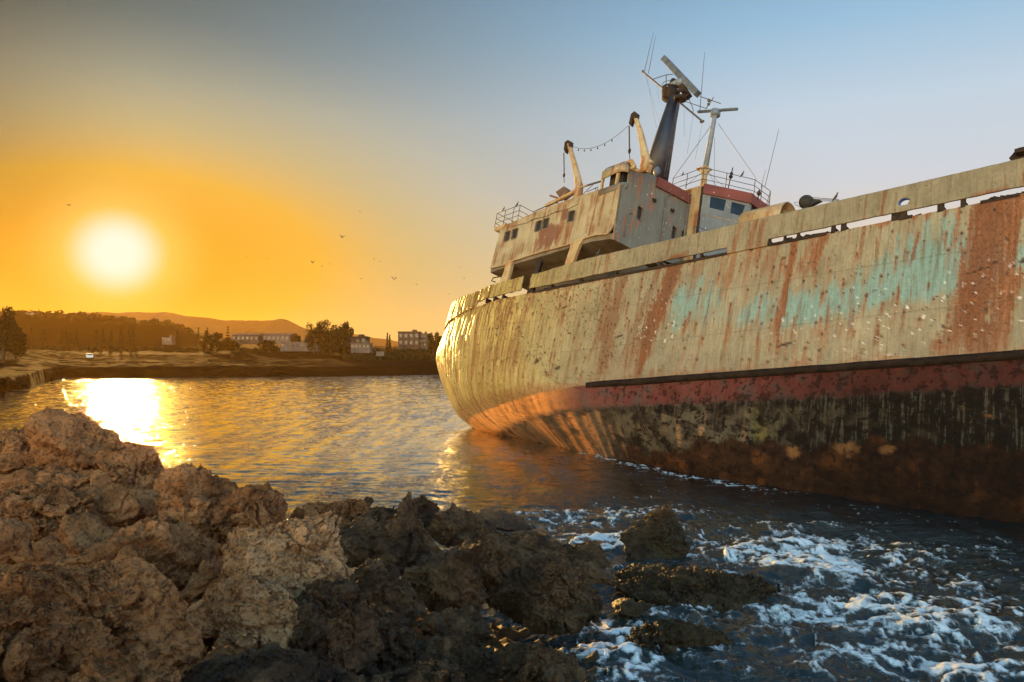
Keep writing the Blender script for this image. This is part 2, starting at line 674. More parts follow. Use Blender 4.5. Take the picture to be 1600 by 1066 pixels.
M = {}
M['hull'] = hull_mat()
BEIGE, BEIGE2 = (0.50, 0.42, 0.27), (0.40, 0.36, 0.27)
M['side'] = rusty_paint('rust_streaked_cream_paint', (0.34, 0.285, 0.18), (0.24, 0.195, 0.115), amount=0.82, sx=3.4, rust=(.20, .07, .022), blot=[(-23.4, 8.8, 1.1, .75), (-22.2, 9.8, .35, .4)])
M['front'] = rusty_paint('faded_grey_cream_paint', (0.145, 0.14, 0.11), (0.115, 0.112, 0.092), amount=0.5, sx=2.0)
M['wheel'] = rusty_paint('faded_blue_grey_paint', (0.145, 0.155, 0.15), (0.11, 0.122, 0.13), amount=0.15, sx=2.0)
M['cream'] = rusty_paint('old_cream_paint', (0.40, 0.30, 0.16), (0.32, 0.22, 0.105), amount=0.75, sx=5.0)
M['red'] = rusty_paint('flaking_red_paint', (0.17, 0.034, 0.018), (0.11, 0.022, 0.014), rust=(0.16, 0.05, 0.03), amount=0.4, sx=3.5)
M['dark'] = plain('dark_rusted_steel', (0.012, 0.009, 0.008), (0.036, 0.022, 0.015), 4, 0.75, spec=.2)
M['strake'] = plain('black_rubber_strake', (0.008, 0.006, 0.006), (0.022, 0.014, 0.010), 3, 0.8, spec=.12)
M['deck'] = plain('rusty_deck_plate', (0.07, 0.04, 0.025), (0.13, 0.08, 0.05), 2, 0.85)
M['inner'] = plain('dark_shaded_interior_paint', (0.16, 0.13, 0.09), (0.10, 0.07, 0.045), 1.5, 0.8)  # the cream darkened in the colour, as shade under the overhang
M['navy'] = plain('navy_blue_paint', (0.010, 0.012, 0.024), (0.022, 0.025, 0.042), 3, 0.5, contrast=(0.45, 0.7))
M['void'] = plain('black_unlit_depth_and_gear', (0.008, 0.008, 0.009), (0.02, 0.018, 0.016), 3, 0.8)  # near-black stands in for unlit cabin depth; the searchlight wears it too
M['pane'] = plain('dirty_blue_window_glass', (0.006, 0.016, 0.032), (0.012, 0.028, 0.048), 2, 0.5, bump=0.05, spec=.15)
M['grey'] = plain('grey_blue_mast_paint', (0.10, 0.14, 0.20), (0.17, 0.21, 0.26), 4, 0.5)
M['scan'] = plain('grey_scanner_plastic', (0.05, 0.065, 0.09), (0.10, 0.12, 0.15), 3, 0.5)
M['wire'] = plain('dark_rigging_steel', (0.03, 0.028, 0.03), (0.07, 0.06, 0.06), 5, 0.6, bump=0)
M['blue'] = plain('blue_fairlead_paint', (0.015, 0.05, 0.22), (0.03, 0.09, 0.30), 5, 0.5)
M['frame'] = plain('pale_window_frame_paint', (0.16, 0.14, 0.105), (0.10, 0.07, 0.045), 6, 0.7)
M['rockdry'] = rock_mat('brown_limestone', (0.21, 0.086, 0.028), (0.45, 0.205, 0.078), (0.045, 0.019, 0.008))
M['rockpale'] = rock_mat('pale_tan_limestone', (0.32, 0.16, 0.066), (0.56, 0.33, 0.165), (0.045, 0.023, 0.012))
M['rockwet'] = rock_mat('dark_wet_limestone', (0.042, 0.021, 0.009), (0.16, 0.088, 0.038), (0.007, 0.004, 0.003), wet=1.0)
M['gull'] = plain('dark_bird_plumage', (0.03, 0.03, 0.03), (0.06, 0.055, 0.05), 8, 0.8, bump=0)
#@@PARTS@@
# ------------------------------------------------------------------ ship frame (x to the bow, y to port, z up; heeled and down by the stern)
_P1, _P2 = ground(1600, 820), ground(1040, 740)
_w = (_P1 - _P2) / np.linalg.norm(_P1 - _P2)
_nh = np.array([_w[1], -_w[0], 0.0])
if _nh[1] > 0:
    _nh = -_nh
_th = math.radians(17)
_n = _nh * math.cos(_th) + np.array([0, 0, math.sin(_th)])


def hit(px, py, n, P):
    r = ray(px, py)
    return C0 + r * (np.dot(P - C0, n) / np.dot(r, n))


SO = hit(1600, 548, _n, _P1)
SX = SO - hit(915, 598, _n, _P1)
SX /= np.linalg.norm(SX)
SY = -_n
SZ = np.cross(SX, SY)
SM = np.stack([SX, SY, SZ], 1)


def wor(p):
    return SO + SM @ np.asarray(p, float)


def sloc(P):
    return SM.T @ (np.asarray(P) - SO)


def on(px, py, p0, n):
    """point of the ship, seen at a photo pixel, on the ship-frame plane through p0 with normal n"""
    return sloc(hit(px, py, SM @ np.asarray(n, float), wor(p0)))


def S(px, py, y=0.0):
    return on(px, py, (0, y, 0), (0, 1, 0))


def Fr(px, py, x=-18.3):
    return on(px, py, (x, 0, 0), (1, 0, 0))


def Dk(px, py, z):
    return on(px, py, (0, 0, z), (0, 0, 1))


ship = empty('shipwreck')
ship.matrix_world = Matrix([[SM[0][0], SM[0][1], SM[0][2], SO[0]], [SM[1][0], SM[1][1], SM[1][2], SO[1]],
                            [SM[2][0], SM[2][1], SM[2][2], SO[2]], [0, 0, 0, 1]])
tag(ship, 'rusty cream and turquoise cargo shipwreck leaning aground beside the rocks', 'ship')

YC = 7.0
ZC = [-8, -5.5, -4, -3, -2, -1.5, -1, -.5, 0, .85, 2.2, 3.8, 5.5, 6.8]
XA = [0, -3, -7, -9.5, -12.5, -14.5, -16.5, -18.5, -20.5, -22.6, -24, -24.6, -24.8, -24.8]
XE = [-18, -21, -23.5, -25, -28.2, -31, -33.6, -35.2, -35.9, -36.4, -37.6, -38.9, -38.0, -37.6]
PP = [1.7, 1.7, 1.7, 1.7, 1.72, 1.74, 1.8, 1.85, 1.9, 2, 2, 2, 2, 2]
XB = 34.0

# fair the tables so the shell has no hard corner
_zd = np.linspace(-8, 6.8, 297)
_k = np.exp(-(np.arange(-24, 25) * .05 / .55) ** 2)
_k /= _k.sum()
XA, XE, PP = [np.convolve(np.pad(np.interp(_zd, ZC, a), 24, mode='edge'), _k, 'valid') for a in (XA, XE, PP)]
ZC = _zd

# column parameters: straight part (fractions from the bow), then the round of the stern
_xs = np.concatenate([np.arange(34, 3, -1.0), np.arange(3, -24.6, -0.05)])
FR_ = (XB - _xs) / (XB + 24.6)
PH = np.linspace(0, np.pi / 2, 341)
NST = len(FR_)


def col_xy(j, z):
    """outline point(s) of column index j at height z (arrays), starboard half"""
    a = np.interp(z, ZC, XA)
    e = np.interp(z, ZC, XE)
    q = np.interp(z, ZC, PP)
    j = np.asarray(j)
    st = j < NST
    fr = FR_[np.minimum(j, NST - 1)]
    x1 = XB - fr * (XB - a)
    y1 = np.zeros_like(x1)
    ph = PH[np.clip(j - NST + 1, 0, len(PH) - 1)]
    x2 = a + (e - a) * np.sin(ph) ** (2 / q)
    y2 = YC - YC * np.cos(ph) ** (2 / q)
    x = np.where(st, x1, x2)
    y = np.where(st, y1, y2)
    # bow and turn of the bilge
    k = np.clip((x - 12) / 22, 0, 1)
    k = k * k * (1.15 - 0.03 * z)
    y = y + (YC - y) * np.clip(k, 0, 0.97)
    bil = np.clip((-5.6 - z) / 2.6, 0, 1)
    y = y + (YC - y) * 0.35 * bil * bil
    return x, y


def gauss(v, c, w):
    return np.exp(-((v - c) / w) ** 2)


# big streaks of the photograph: (top px, bottom px, half width m, strength, deep red 0..1)
STREAKS = []
for (x0, y0, x1, y1, w, s, deep) in [
        (1062, 398, 988, 584, .62, 1.25, .75), (1035, 405, 965, 585, .35, .6, .8), (975, 425, 935, 588, .55, .75, .75),
        (955, 430, 930, 560, .3, .6, .6), (1243, 372, 1205, 560, .22, 1.3, .35), (1290, 362, 1262, 430, .45, .9, .3),
        (1275, 366, 1240, 440, .25, .7, .2), (1215, 372, 1195, 430, .3, .6, .5), (1352, 350, 1340, 410, .10, .7, .2),
        (1436, 362, 1424, 410, .09, 1.2, .8), (1555, 300, 1510, 548, .75, 1.5, .75), (1530, 305, 1492, 545, .35, .9, .5),
        (1592, 300, 1560, 548, .35, 1.1, .3), (1575, 300, 1540, 460, .4, 1.0, .6), (1500, 320, 1490, 400, .12, .8, .2),
        (800, 470, 770, 590, .55, .55, .6), (835, 455, 800, 540, .35, .5, .4), (775, 475, 742, 590, .4, .5, .3),
        (890, 430, 870, 500, .3, .5, .3), (1100, 400, 1075, 470, .25, .5, .5), (1140, 395, 1120, 440, .2, .5, .3),
        (1160, 350, 1130, 470, .22, .7, .15), (1182, 345, 1160, 460, .18, .7, .25), (1195, 345, 1180, 420, .2, .7, .2),
        (725, 480, 705, 600, .35, .6, .2), (905, 500, 895, 590, .2, .35, .3), (1372, 515, 1368, 540, .10, 1.0, .9),
        (1462, 530, 1458, 548, .2, .9, .5), (1350, 545, 1345, 555, .10, .9, .9)]:
    a, b = S(x0, y0), S(x1, y1)
    STREAKS.append((a[0], a[2], b[0], b[2], w, s, deep))
_r = np.random.RandomState(5)
PITS = [( _r.uniform(-30, 3), _r.uniform(0.1, 5.4), _r.uniform(.018, .05), _r.uniform(.15, 1.1), _r.uniform(.4, 1)) for _ in range(420)]


ZONES = []


def paint(X, Z):
    """plate colour, wear (roughness) and relief of the hull side at ship-frame x, z (flat arrays)"""
    xs = X - 0.083 * Z
    N = lambda fx, fz, sd, o=4: f2(xs * fx, Z * fz, o, sd)
    n_big = N(.25, .3, 1)
    n_mid = N(1.1, 1.0, 2, 5)
    n_str = N(3.2, .16, 3, 4)
    n_str2 = N(9.0, .45, 4, 4)
    n_fine = N(6.0, 5.0, 5, 4)
    col = np.array([.225, .197, .138])[None] * (1 + .55 * sst(-X, 16, 29))[:, None] * (1 + .30 * n_mid[:, None] + .25 * n_big[:, None])  # base raised towards the stern, low sunlight put into the plate colour
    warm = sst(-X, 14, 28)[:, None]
    col = col * (1 - warm * np.array([0., .16, .62]))  # yellower stern paint, with sunlit gold mixed into the colour
    # turquoise undercoat showing through
    tq = .95 * gauss(X, -5.0, 3.4) * gauss(Z, 2.7 + .10 * (X + 5), 1.0) + .9 * gauss(X, -13.0, 1.9) * gauss(Z, 3.5, 1.3) + \
        .75 * gauss(X, -1.8, 1.6) * gauss(Z, 4.1, 1.4) + .65 * gauss(X, -9.0, 2.2) * gauss(Z, 2.6, .9) + .5 * gauss(X, -3.6, 1.1) * gauss(Z, 3.8, 1.1) + .6 * gauss(X, 0.5, 1.0) * gauss(Z, 2.9, .6)
    tq = sst(tq + .75 * n_str + .55 * n_mid + .2 * n_str2, .36, .86)
    col = col + (np.array([.15, .265, .26]) - col) * (tq * .85)[:, None]
    # grime in fine vertical runs
    g = sst(n_str2 + .5 * n_str, .05, .55)
    col = col * (1 - .45 * g[:, None] * np.array([.7, .9, 1.1]))
    # rust
    rust = sst(n_str * 1.1 + .6 * n_str2 + .35 * n_big, .28, .75) * .7
    deep = sst(n_str2 + n_mid, .3, .9) * .5
    for (xa, za, xb, zb, w, s, dp) in STREAKS:
        t = np.clip((za - Z) / max(za - zb, .2), -.3, 1.4)
        cx = xa + (xb - xa) * np.clip(t, 0, 1.2)
        ww = w * (1 + .35 * n2(Z * .8, X * 0 + xa, 31)) * (.75 + .35 * np.clip(t, 0, 1))
        d = np.abs(X - cx) / ww
        mk = sst(1.15 - d + .75 * n_str2 + .45 * n_fine, .15, .50) * sst(t, -.03, .03) * sst(1.15 - t + .4 * n_str, .0, .4)
        rust = np.maximum(rust, mk * min(s, 1.0) * (.72 + .28 * s * .6))
        deep = np.maximum(deep, mk * dp * (.75 + .7 * n_mid))
    for (x0, z0, r, ln, s) in PITS:
        m = (np.abs(X - x0) < .25) & (Z < z0 + .1) & (Z > z0 - ln)
        if m.any():
            t = (z0 - Z[m]) / ln
            d = np.abs(X[m] - (x0 - .083 * ln * t)) / (r * 1.5)
            rust[m] = np.maximum(rust[m], s * sst(1.3 - d, 0, .8) * sst(1 - t, 0, .6) * .8)
    # edge rust under the deck line and over the strake
    rust = np.maximum(rust, sst(Z + .35 * n_str + .2 * n_mid, 5.25, 5.5) * (Z < 5.6) * .8 * sst(n_str + .2, 0, .4))
    rust = np.maximum(rust, sst(.45 - Z + .6 * n_mid + .5 * n_str2, .15, .6) * .55)
    rust = np.clip(rust, 0, 1)
    deep = np.clip(deep, 0, 1)
    rc = np.array([.23, .072, .018])[None] * (1 + .35 * n_fine[:, None])
    dc = np.array([.075, .022, .010])[None] * (1 + .45 * n_fine[:, None])
    rc = rc + (dc - rc) * deep[:, None]
    col = col + (rc - col) * (rust * .92)[:, None]
    wear = .15 + .6 * rust
    relief = .35 * rust * n_fine
    fold = sst(n_str2 + .45 * n_str + .15 * n_fine, -.05, .22) * sst(-X, 23, 28)
    col = col + (np.array([.17, .075, .02]) - col) * (fold * .75)[:, None]
    # small dark pits and pale droppings
    wn = f2(X * 7.5, Z * 5.5, 2, 44)
    pitm = sst(wn + .10 * sst(-X, 12, 20), .46, .53) * sst(f2(X * .35, Z * .5, 2, 45) + .25 * sst(-X, 12, 18) * sst(Z, 1, 2.5), -.05, .2)
    for (x0, z0, r, ln, s) in PITS:
        m = (np.abs(X - x0) < r * 3) & (np.abs(Z - z0) < r * 3)
        if m.any():
            d = np.hypot(X[m] - x0, (Z[m] - z0) * .75) / r
            pitm[m] = np.maximum(pitm[m], sst(1.3 - d, 0, .5))
    for (x0, z0, rx, rz) in [(-21.1, 4.2, .22, .05), (-25.3, 2.6, .3, .06), (-1.15, 1.55, .09, .06), (-.4, 1.9, .07, .07), (-1.35, 2.95, .42, .035), (-.9, 3.15, .10, .07), (-8.25, .95, .35, .06), (-17.0, 2.2, .25, .06), (0.1, 3.1, .2, .12), (-22.5, 1.4, .16, .10), (-20.9, .9, .2, .1)]:
        d = np.hypot((X - x0 + .12 * n_fine) / rx, (Z - z0 + .10 * n_mid - .12 * (X - x0)) / rz)
        pitm = np.maximum(pitm, sst(1.3 - d, 0, .5))
    wh = sst(f2(X * 5.0, Z * 4.0, 3, 50), .40, .50) * sst(gauss(X, -3.5, 6.5) * gauss(Z, 1.7, 2.0) + gauss(X, -14.5, 1.6) * gauss(Z, 2.2, 2.0) + .3 * n_big, .3, .9)
    col = col + (np.array([.72, .72, .70]) - col) * (wh * .85)[:, None]
    # ---------- below the strake: red band, worn boot-topping, heavy scale
    up = np.where(X < -18.75, sst(-X, 18.75, 30) * .55, 0)           # the paint line climbs towards the stern
    e0 = -.14 - up * .9 + .05 * n_fine
    e1 = -1.25 + .12 * sst(X, -8, 0) - .3 * (X > -1) * 0 + .14 * n_mid - .18 * sst(-X, 20, 30) + .10 * n_fine
    red = np.array([.048, .014, .012])[None] * (1 + .5 * n_mid[:, None] + .25 * n_str2[:, None])
    blot = sst(n_mid + .6 * n_fine + .35 * n_str + .12, .18, .42)
    red = red + (np.array([.030, .020, .018]) - red) * (blot * .88)[:, None]
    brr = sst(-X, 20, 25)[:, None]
    red = red + (np.array([.50, .19, .04]) * (1 + .4 * n_str2[:, None]) - red) * brr * .7  # orange rust at the stern, raised in colour to carry the sun's glow
    boot = np.array([.034, .027, .018])[None] * (1 + .7 * n_str[:, None] + .4 * n_fine[:, None])
    bl = sst(n_str + .4 * n_mid, .25, .6)[:, None]
    boot = boot + (np.array([.055, .08, .085]) - boot) * bl * .65
    boot = boot * (1 - .45 * sst(X, -9, -3))[:, None]
    yl = (gauss(X, -8.9, .55) * sst(n_str2 + .4, 0, .5) * (Z > -2.9))[:, None]
    boot = boot + (np.array([.07, .065, .014]) - boot) * np.clip(yl, 0, 1) * .5
    org = (sst(n_str * 1.0 + .35 * n_str2 + .35 * sst(-X, 17, 21) + .1, .35, .7))[:, None]
    boot = boot + (np.array([.42, .15, .035]) - boot) * org * (.35 + .55 * sst(-X, 17, 22)[:, None])  # rust runs, painted more orange at the stern as sun glow
    dk = sst(n_mid * .9 + .55 * n_fine + .30 * n_big + .34 * sst(X, -14, -2) + .25 * sst(-1.9 - Z, 0, 1.6) + .30 * gauss(Z, -1.4, .25) - .18 * sst(-X, 18, 24), .08, .26)
    boot = boot + (np.array([.006, .004, .003]) * (1 + .6 * n_fine[:, None]) - boot) * (dk * .94)[:, None]
    zb = -2.95 + .45 * n2(X * 1.1, X * 0, 61) + .25 * n2(X * 3.1, Z * .3, 62) - .25 * sst(X, -4, 2)
    scale = sst(zb - Z, -.05, .08) * sst(X, -21, -17)
    sc_c = np.array([.013, .006, .0035])[None] * (1 + .9 * n_fine[:, None] + .6 * n_mid[:, None])
    orr = sst(n_mid + .5 * n_big, .12, .5)[:, None]
    sc_c = sc_c + (np.array([.05, .018, .005]) - sc_c) * orr * .7
    for (x0, z0, rx, rz) in [(-7.5, -3.2, .25, .3), (-5.6, -3.0, .45, .7), (-4.1, -3.2, .28, .18)]:
        d = np.hypot((X - x0) / rx, (Z - z0) / rz) + 1.3 * n_mid + .8 * n_fine
        sc_c = sc_c + (np.array([.13, .065, .025]) - sc_c) * (sst(1.1 - d, 0, .6) * .75)[:, None]
    boot = boot + (sc_c - boot) * scale[:, None]
    t0 = sst(e0 - Z, -.02, .03)[:, None]
    t1 = sst(e1 - Z, -.03, .05)[:, None]
    low = red + (boot - red) * t1
    edge = gauss(Z, e1, .10) * sst(n_fine + .4, 0, .5)
    low = low + (np.array([.02, .014, .012]) - low) * (edge * .8)[:, None]
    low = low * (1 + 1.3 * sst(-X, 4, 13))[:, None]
    lf = sst(n_str2 + .5 * n_str, -.02, .2) * sst(-X, 19, 24)
    low = low + (np.array([.06, .022, .008]) - low) * (lf * .8)[:, None]
    col = col + (low - col) * t0
    t0f, t1f = t0[:, 0], t1[:, 0]
    wear = wear * (1 - t0f) + t0f * (.45 + .4 * np.maximum(blot * (1 - t1f), dk * t1f) + .2 * scale)
    relief = relief * (1 - t0f) + t0f * (.25 * n_fine + t1f * (.5 * dk * (.6 + n_fine) + 1.3 * scale * (.4 + f2(X * 4.5, Z * 4.5, 4, 71))))
    pitf = pitm * (1 - .6 * t0f)
    col = col + (np.array([.022, .013, .010]) - col) * (pitf * .93)[:, None]
    relief = relief - .9 * pitf
    # ribs and dents of the plating between frames, plate seams
    thin = sst(-X, 18, 28) * 1.7
    ribs = np.abs(np.sin(np.pi * xs / .62)) ** .6
    relief2 = (.012 + .030 * thin) * ribs + .05 * n_big * (1 + thin) + .016 * n_mid + .05 * thin * f2(xs * 1.6, Z * .45, 3, 81)
    for zz in (1.75, 3.75):
        relief2 = relief2 - .012 * gauss(Z, zz + .02 * n_mid, .02)
        col = col * (1 - .22 * (gauss(Z, zz + .03 * n_mid, .018) * (Z > 0))[:, None])
    for xx in np.arange(-27, 3, 5.6):
        relief2 = relief2 - .012 * gauss(xs, xx, .02)
        col = col * (1 - .2 * gauss(xs, xx, .018)[:, None])
    ster = 1 - .75 * sst(-X, 16, 21)
    ZONES[:] = [np.stack([t0f * ster, t0f * t1f * (1 - scale), 1 - t0f], 1)]
    return np.clip(col, .003, .8), np.clip(wear, 0, 1), relief * .030 + relief2


def surface(js, Zg):
    """js (nc), Zg (nr,nc) -> displaced points, colour, wear"""
    nr, nc = Zg.shape
    J = np.broadcast_to(js[None, :], (nr, nc))
    X, Y = col_xy(J, Zg)
    # arc-like coordinate keeps the pattern from stretching round the stern
    dX = np.diff(X, axis=1, prepend=X[:, :1])
    dY = np.diff(Y, axis=1, prepend=Y[:, :1])
    arc = X[:, :1] - np.cumsum(np.hypot(dX, dY), axis=1)
    U = np.where(J < NST, X, arc)
    P = np.stack([X, Y, Zg], -1)
    tx = np.gradient(P, axis=1)
    tz = np.gradient(P, axis=0)
    n = np.cross(tx, tz)
    n /= np.linalg.norm(n, axis=-1, keepdims=True) + 1e-12
    if n[nr // 2, nc // 3, 1] > 0:
        n = -n
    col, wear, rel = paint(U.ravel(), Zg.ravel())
    P = P.reshape(-1, 3) + n.reshape(-1, 3) * rel[:, None]
    return P, col, wear


zl = np.concatenate([np.arange(-8, -6, .25), np.arange(-6, 5.44, .05), [5.45]])
jj = np.arange(NST + len(PH) - 1)
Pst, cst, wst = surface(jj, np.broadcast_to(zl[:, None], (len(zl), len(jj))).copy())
zst = ZONES[0]
nr, nc = len(zl), len(jj)
# ragged torn top edge
Pst = Pst.reshape(nr, nc, 3)
Pst[-1, :, 2] += .05 * f2(jj * .09, jj * 0, 3, 5)
Pst = Pst.reshape(-1, 3)
jp = np.concatenate([np.arange(0, NST, 12), np.arange(NST, nc, 10), [nc - 1]])
Xp, Yp = col_xy(np.broadcast_to(jp[None], (nr, len(jp))), np.broadcast_to(zl[:, None], (nr, len(jp))))
Pp = np.stack([Xp, 2 * YC - Yp, np.broadcast_to(zl[:, None], Xp.shape)], -1).reshape(-1, 3)
F1, F2_ = grid_faces(nr, nc), grid_faces(nr, len(jp))[:, ::-1] + nr * nc
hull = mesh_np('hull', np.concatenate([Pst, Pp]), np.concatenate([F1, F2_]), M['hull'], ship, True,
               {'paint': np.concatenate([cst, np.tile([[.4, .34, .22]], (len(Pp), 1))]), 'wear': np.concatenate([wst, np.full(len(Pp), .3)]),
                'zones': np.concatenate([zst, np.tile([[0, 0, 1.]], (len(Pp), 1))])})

# deck inside the hull, just under the free edge of the plating
jd = np.concatenate([np.arange(0, NST, 10), np.arange(NST, nc, 10), [nc - 1]])
xd, yd = col_xy(jd, np.full(len(jd), 5.3))
yd = np.minimum(yd + .06, YC)
V = np.concatenate([np.stack([xd, yd, xd * 0 + 5.3], 1), np.stack([xd, 2 * YC - yd, xd * 0 + 5.3], 1)])
fd = [(i, i + 1, i + 1 + len(jd), i + len(jd)) for i in range(len(jd) - 1)]
mesh_np('deck', V, fd, M['deck'], ship, False)

# ---------- bulwark strip above the freeing slot
ju = np.arange(25, NST + len(PH) - 1)
xu, _ = col_xy(ju, np.full(len(ju), 6.2))
top = np.interp(xu, [-40, -36, -34, -32, -30, -23.5, -20, 5], [6.9, 6.95, 6.95, 6.7, 6.5, 6.53, 6.74, 6.74])
bot = np.where((xu < -29.05) | ((xu > -11.35) & (xu < -9.35)), 5.40, 5.70)
bot = bot + .025 * f2(xu * 2.3, xu * 0, 3, 9)
rows = 28
tt = np.linspace(0, 1, rows)[:, None]
Zg = bot[None] + (top - bot)[None] * tt
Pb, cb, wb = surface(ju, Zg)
Pb = Pb.reshape(rows, len(ju), 3)
Pb[..., 1] -= .012
fb = grid_faces(rows, len(ju))
cen = Pb.reshape(-1, 3)[fb].mean(1)
eye = S(1414, 317)
gone = ((cen[:, 0] < S(822, 440)[0] + .55) & (cen[:, 0] > S(822, 440)[0] - .15)) | \
    (((cen[:, 0] - eye[0]) / .21) ** 2 + ((cen[:, 2] - eye[2]) / .16) ** 2 < 1)
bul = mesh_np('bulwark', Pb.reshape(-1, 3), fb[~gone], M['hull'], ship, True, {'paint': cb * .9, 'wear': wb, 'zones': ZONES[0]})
so = bul.modifiers.new('plate', 'SOLIDIFY')
so.thickness = .09
so.offset = -1
# port bulwark, seen through the slots only as a low dark edge
mb = MB()
for a, b in ((-27, -10), (-9, 8), (9, 20)):
    mb.box(((a + b) / 2, 13.95, 6.25), (b - a, .08, .9))
mb.build('port_bulwark', M['side'], ship)

mb = MB()
mb.ring((eye[0], -.03, eye[2]), .21, .035, (0, 1, 0), 24, 8, 1.05, .80)
mb.ring((eye[0], .06, eye[2]), .20, .03, (0, 1, 0), 24, 8, 1.05, .80)
mb.build('fairlead', M['blue'], ship)

# capping rail on the bulwark
mb = MB()
for (a, b) in ((3.5, -9.0), (-11.4, -20.0), (-20.0, -22.6)):
    za = np.interp([a, b], [-23.5, -20, 5], [6.56, 6.74, 6.74])
    mb.bar((a, .03, za[0] + .012), (b, .03, za[1] + .012), .17, .03)
mb.build('capping_rail', M['cream'], ship)

# stanchions in the slot and wreckage caught in it
slots = [(1200, .25), (1226, .10), (1247, .12), (1302, .16), (1318, .20), (1400, .32), (1412, .22), (1470, .22), (1505, .16), (1150, .2), (1095, .12), (1030, .2), (960, .15), (905, .2), (860, .12), (770, .2), (757, .1), (783, .15)]
for px, w in slots:
    p = S(px, 355 + (1310 - px) * .235)
    mb = MB()
    mb.box((p[0], .02, 5.575), (w, .09, .34))
    mb.box((p[0], .22, 5.55), (w * .35, .35, .30))
    mb.build('stanchion', M['dark'], ship, .008)
rr = random.Random(3)
for a, b, k in ((1204, 1292, 60), (1532, 1594, 70), (850, 1140, 90), (1405, 1425, 6)):
    mb = MB()
    mb.bar((S(a, 360)[0], .2, 5.44), (S(b, 360)[0], .2, 5.44), .5, .12)
    for _ in range(k):
        px = rr.uniform(a, b)
        p = S(px, 360)
        L = rr.uniform(.1, .6)
        z = 5.45 + rr.random() * .22
        mb.bar((p[0], .15 + rr.random() * .4, z), (p[0] + L, .15 + rr.random() * .5, z + rr.uniform(-.08, .1)), rr.uniform(.03, .12), rr.uniform(.03, .12))
    mb.build('slot_wreckage', M['dark'], ship)

# hooded scroll plate rising over the bulwark
a0, a1 = S(1152, 350)[0], S(1218, 338)[0]
n = 26
mb = MB()
R = .80
arc = [(R - R * math.cos(t), 6.72 + .95 * math.sin(t)) for t in np.linspace(0, math.pi, n)]
arc = [(-.02, 6.0)] + [(y - .02, z) for y, z in arc]
vs = [(a0 + .25 * (1 - abs(math.cos(k / n * 3.14))) * 0, y, z) for k, (y, z) in enumerate(arc)]
vs += [(a1, y, z) for y, z in arc]
L = len(arc)
mb.add(vs, [(i, i + 1, i + 1 + L, i + L) for i in range(L - 1)], True)
hood = mb.build('fairlead_hood', M['cream'], ship)
so = hood.modifiers.new('plate', 'SOLIDIFY')
so.thickness = .06
mb = MB()
mb.prism([(a0 + .03, y, z) for y, z in arc[1:]], (.03, 0, 0))
mb.box((a0 + .9, .9, 6.9), (.1, .9, .9))
mb.build('hood_bulkhead', M['front'], hood)

# rubbing strake
mb = MB()
xs0, xs1 = S(915, 598)[0], 12.0
pts = []
zz = -.14
N = 90
vs, fs = [], []
prof = [(0.02, .15), (-.16, .12), (-.21, 0), (-.16, -.13), (0.02, -.16)]
for i in range(N):
    x = xs0 + (xs1 - xs0) * i / (N - 1)
    k = min(1, i / 2.0) if i < 3 else 1
    for (yy, z_) in prof:
        vs.append((x, (yy + .012 * float(n2(x * 1.7, z_, 3))) * (k if yy < 0 else 1), zz + z_ + .012 * float(n2(x * 1.3, 4 + z_, 2))))
for i in range(N - 1):
    for k in range(4):
        fs.append((i * 5 + k, i * 5 + k + 1, (i + 1) * 5 + k + 1, (i + 1) * 5 + k))
fs.append((0, 1, 2, 3, 4))
mb.add(vs, fs, True)
mb.build('rubbing_strake', M['strake'], ship)

# ------------------------------------------------------------------ superstructure
XF = -18.3
sup = MB()
# shell of the upper house: stern side, port side, roof, floor (the starboard and front walls are plates with real openings)
zl0, zr0 = 7.55, 10.45
xst = S(774, 392)[0]
side_out = [tuple(S(px, py)[[0, 2]]) for px, py in [(766, 419), (790, 414), (803, 407), (845, 394), (890, 382), (915, 372), (932, 367), (949, 366)]]
side_out += [(XF, Fr(958, 345)[2])]
corner_z = S(963, 288)[2]
side_out += [(XF, corner_z - .12), (S(963, 288)[0] + .1, corner_z - .04), tuple(S(938, 297)[[0, 2]]), tuple(S(902, 308)[[0, 2]]), tuple(S(844, 329)[[0, 2]]), tuple(S(791, 351)[[0, 2]]), tuple(S(782, 357)[[0, 2]])]
wins = []
for px, py in [(792.6, 369.5), (804.4, 365.5), (841.2, 353.5), (852.6, 349.6), (892.6, 338.2)]:
    c = S(px, py)
    wins.append((c[0], c[2]))
holes = [round_rect(x, z, .50, .64, .09) for x, z in wins]
plate = hole_plate(side_out, holes, lambda u, v: (u, 0.0, v), (0, .08, 0))
house = plate.build('superstructure', M['side'], ship)
for x, z in wins:
    mb = MB()
    ro, ri = round_rect(x, z, .57, .71, .12), round_rect(x, z, .48, .62, .08)
    k = len(ro)
    vs = [(u, -.03, v) for u, v in ro] + [(u, -.03, v) for u, v in ri] + [(u, .03, v) for u, v in ro] + [(u, .10, v) for u, v in ri]
    fs = []
    for i in range(k):
        j = (i + 1) % k
        fs += [(i, j, j + k, i + k), (i, i + 2 * k, j + 2 * k, j), (i + k, j + k, j + 3 * k, i + 3 * k)]
    mb.add(vs, fs)
    wnd = mb.build('window_frame', M['frame'], house)
    mb = MB()
    mb.box((x, .13, z), (.56, .02, .70))
    mb.build('pane', M['void'], wnd)  # dark sheet in place of the unlit cabin behind the opening

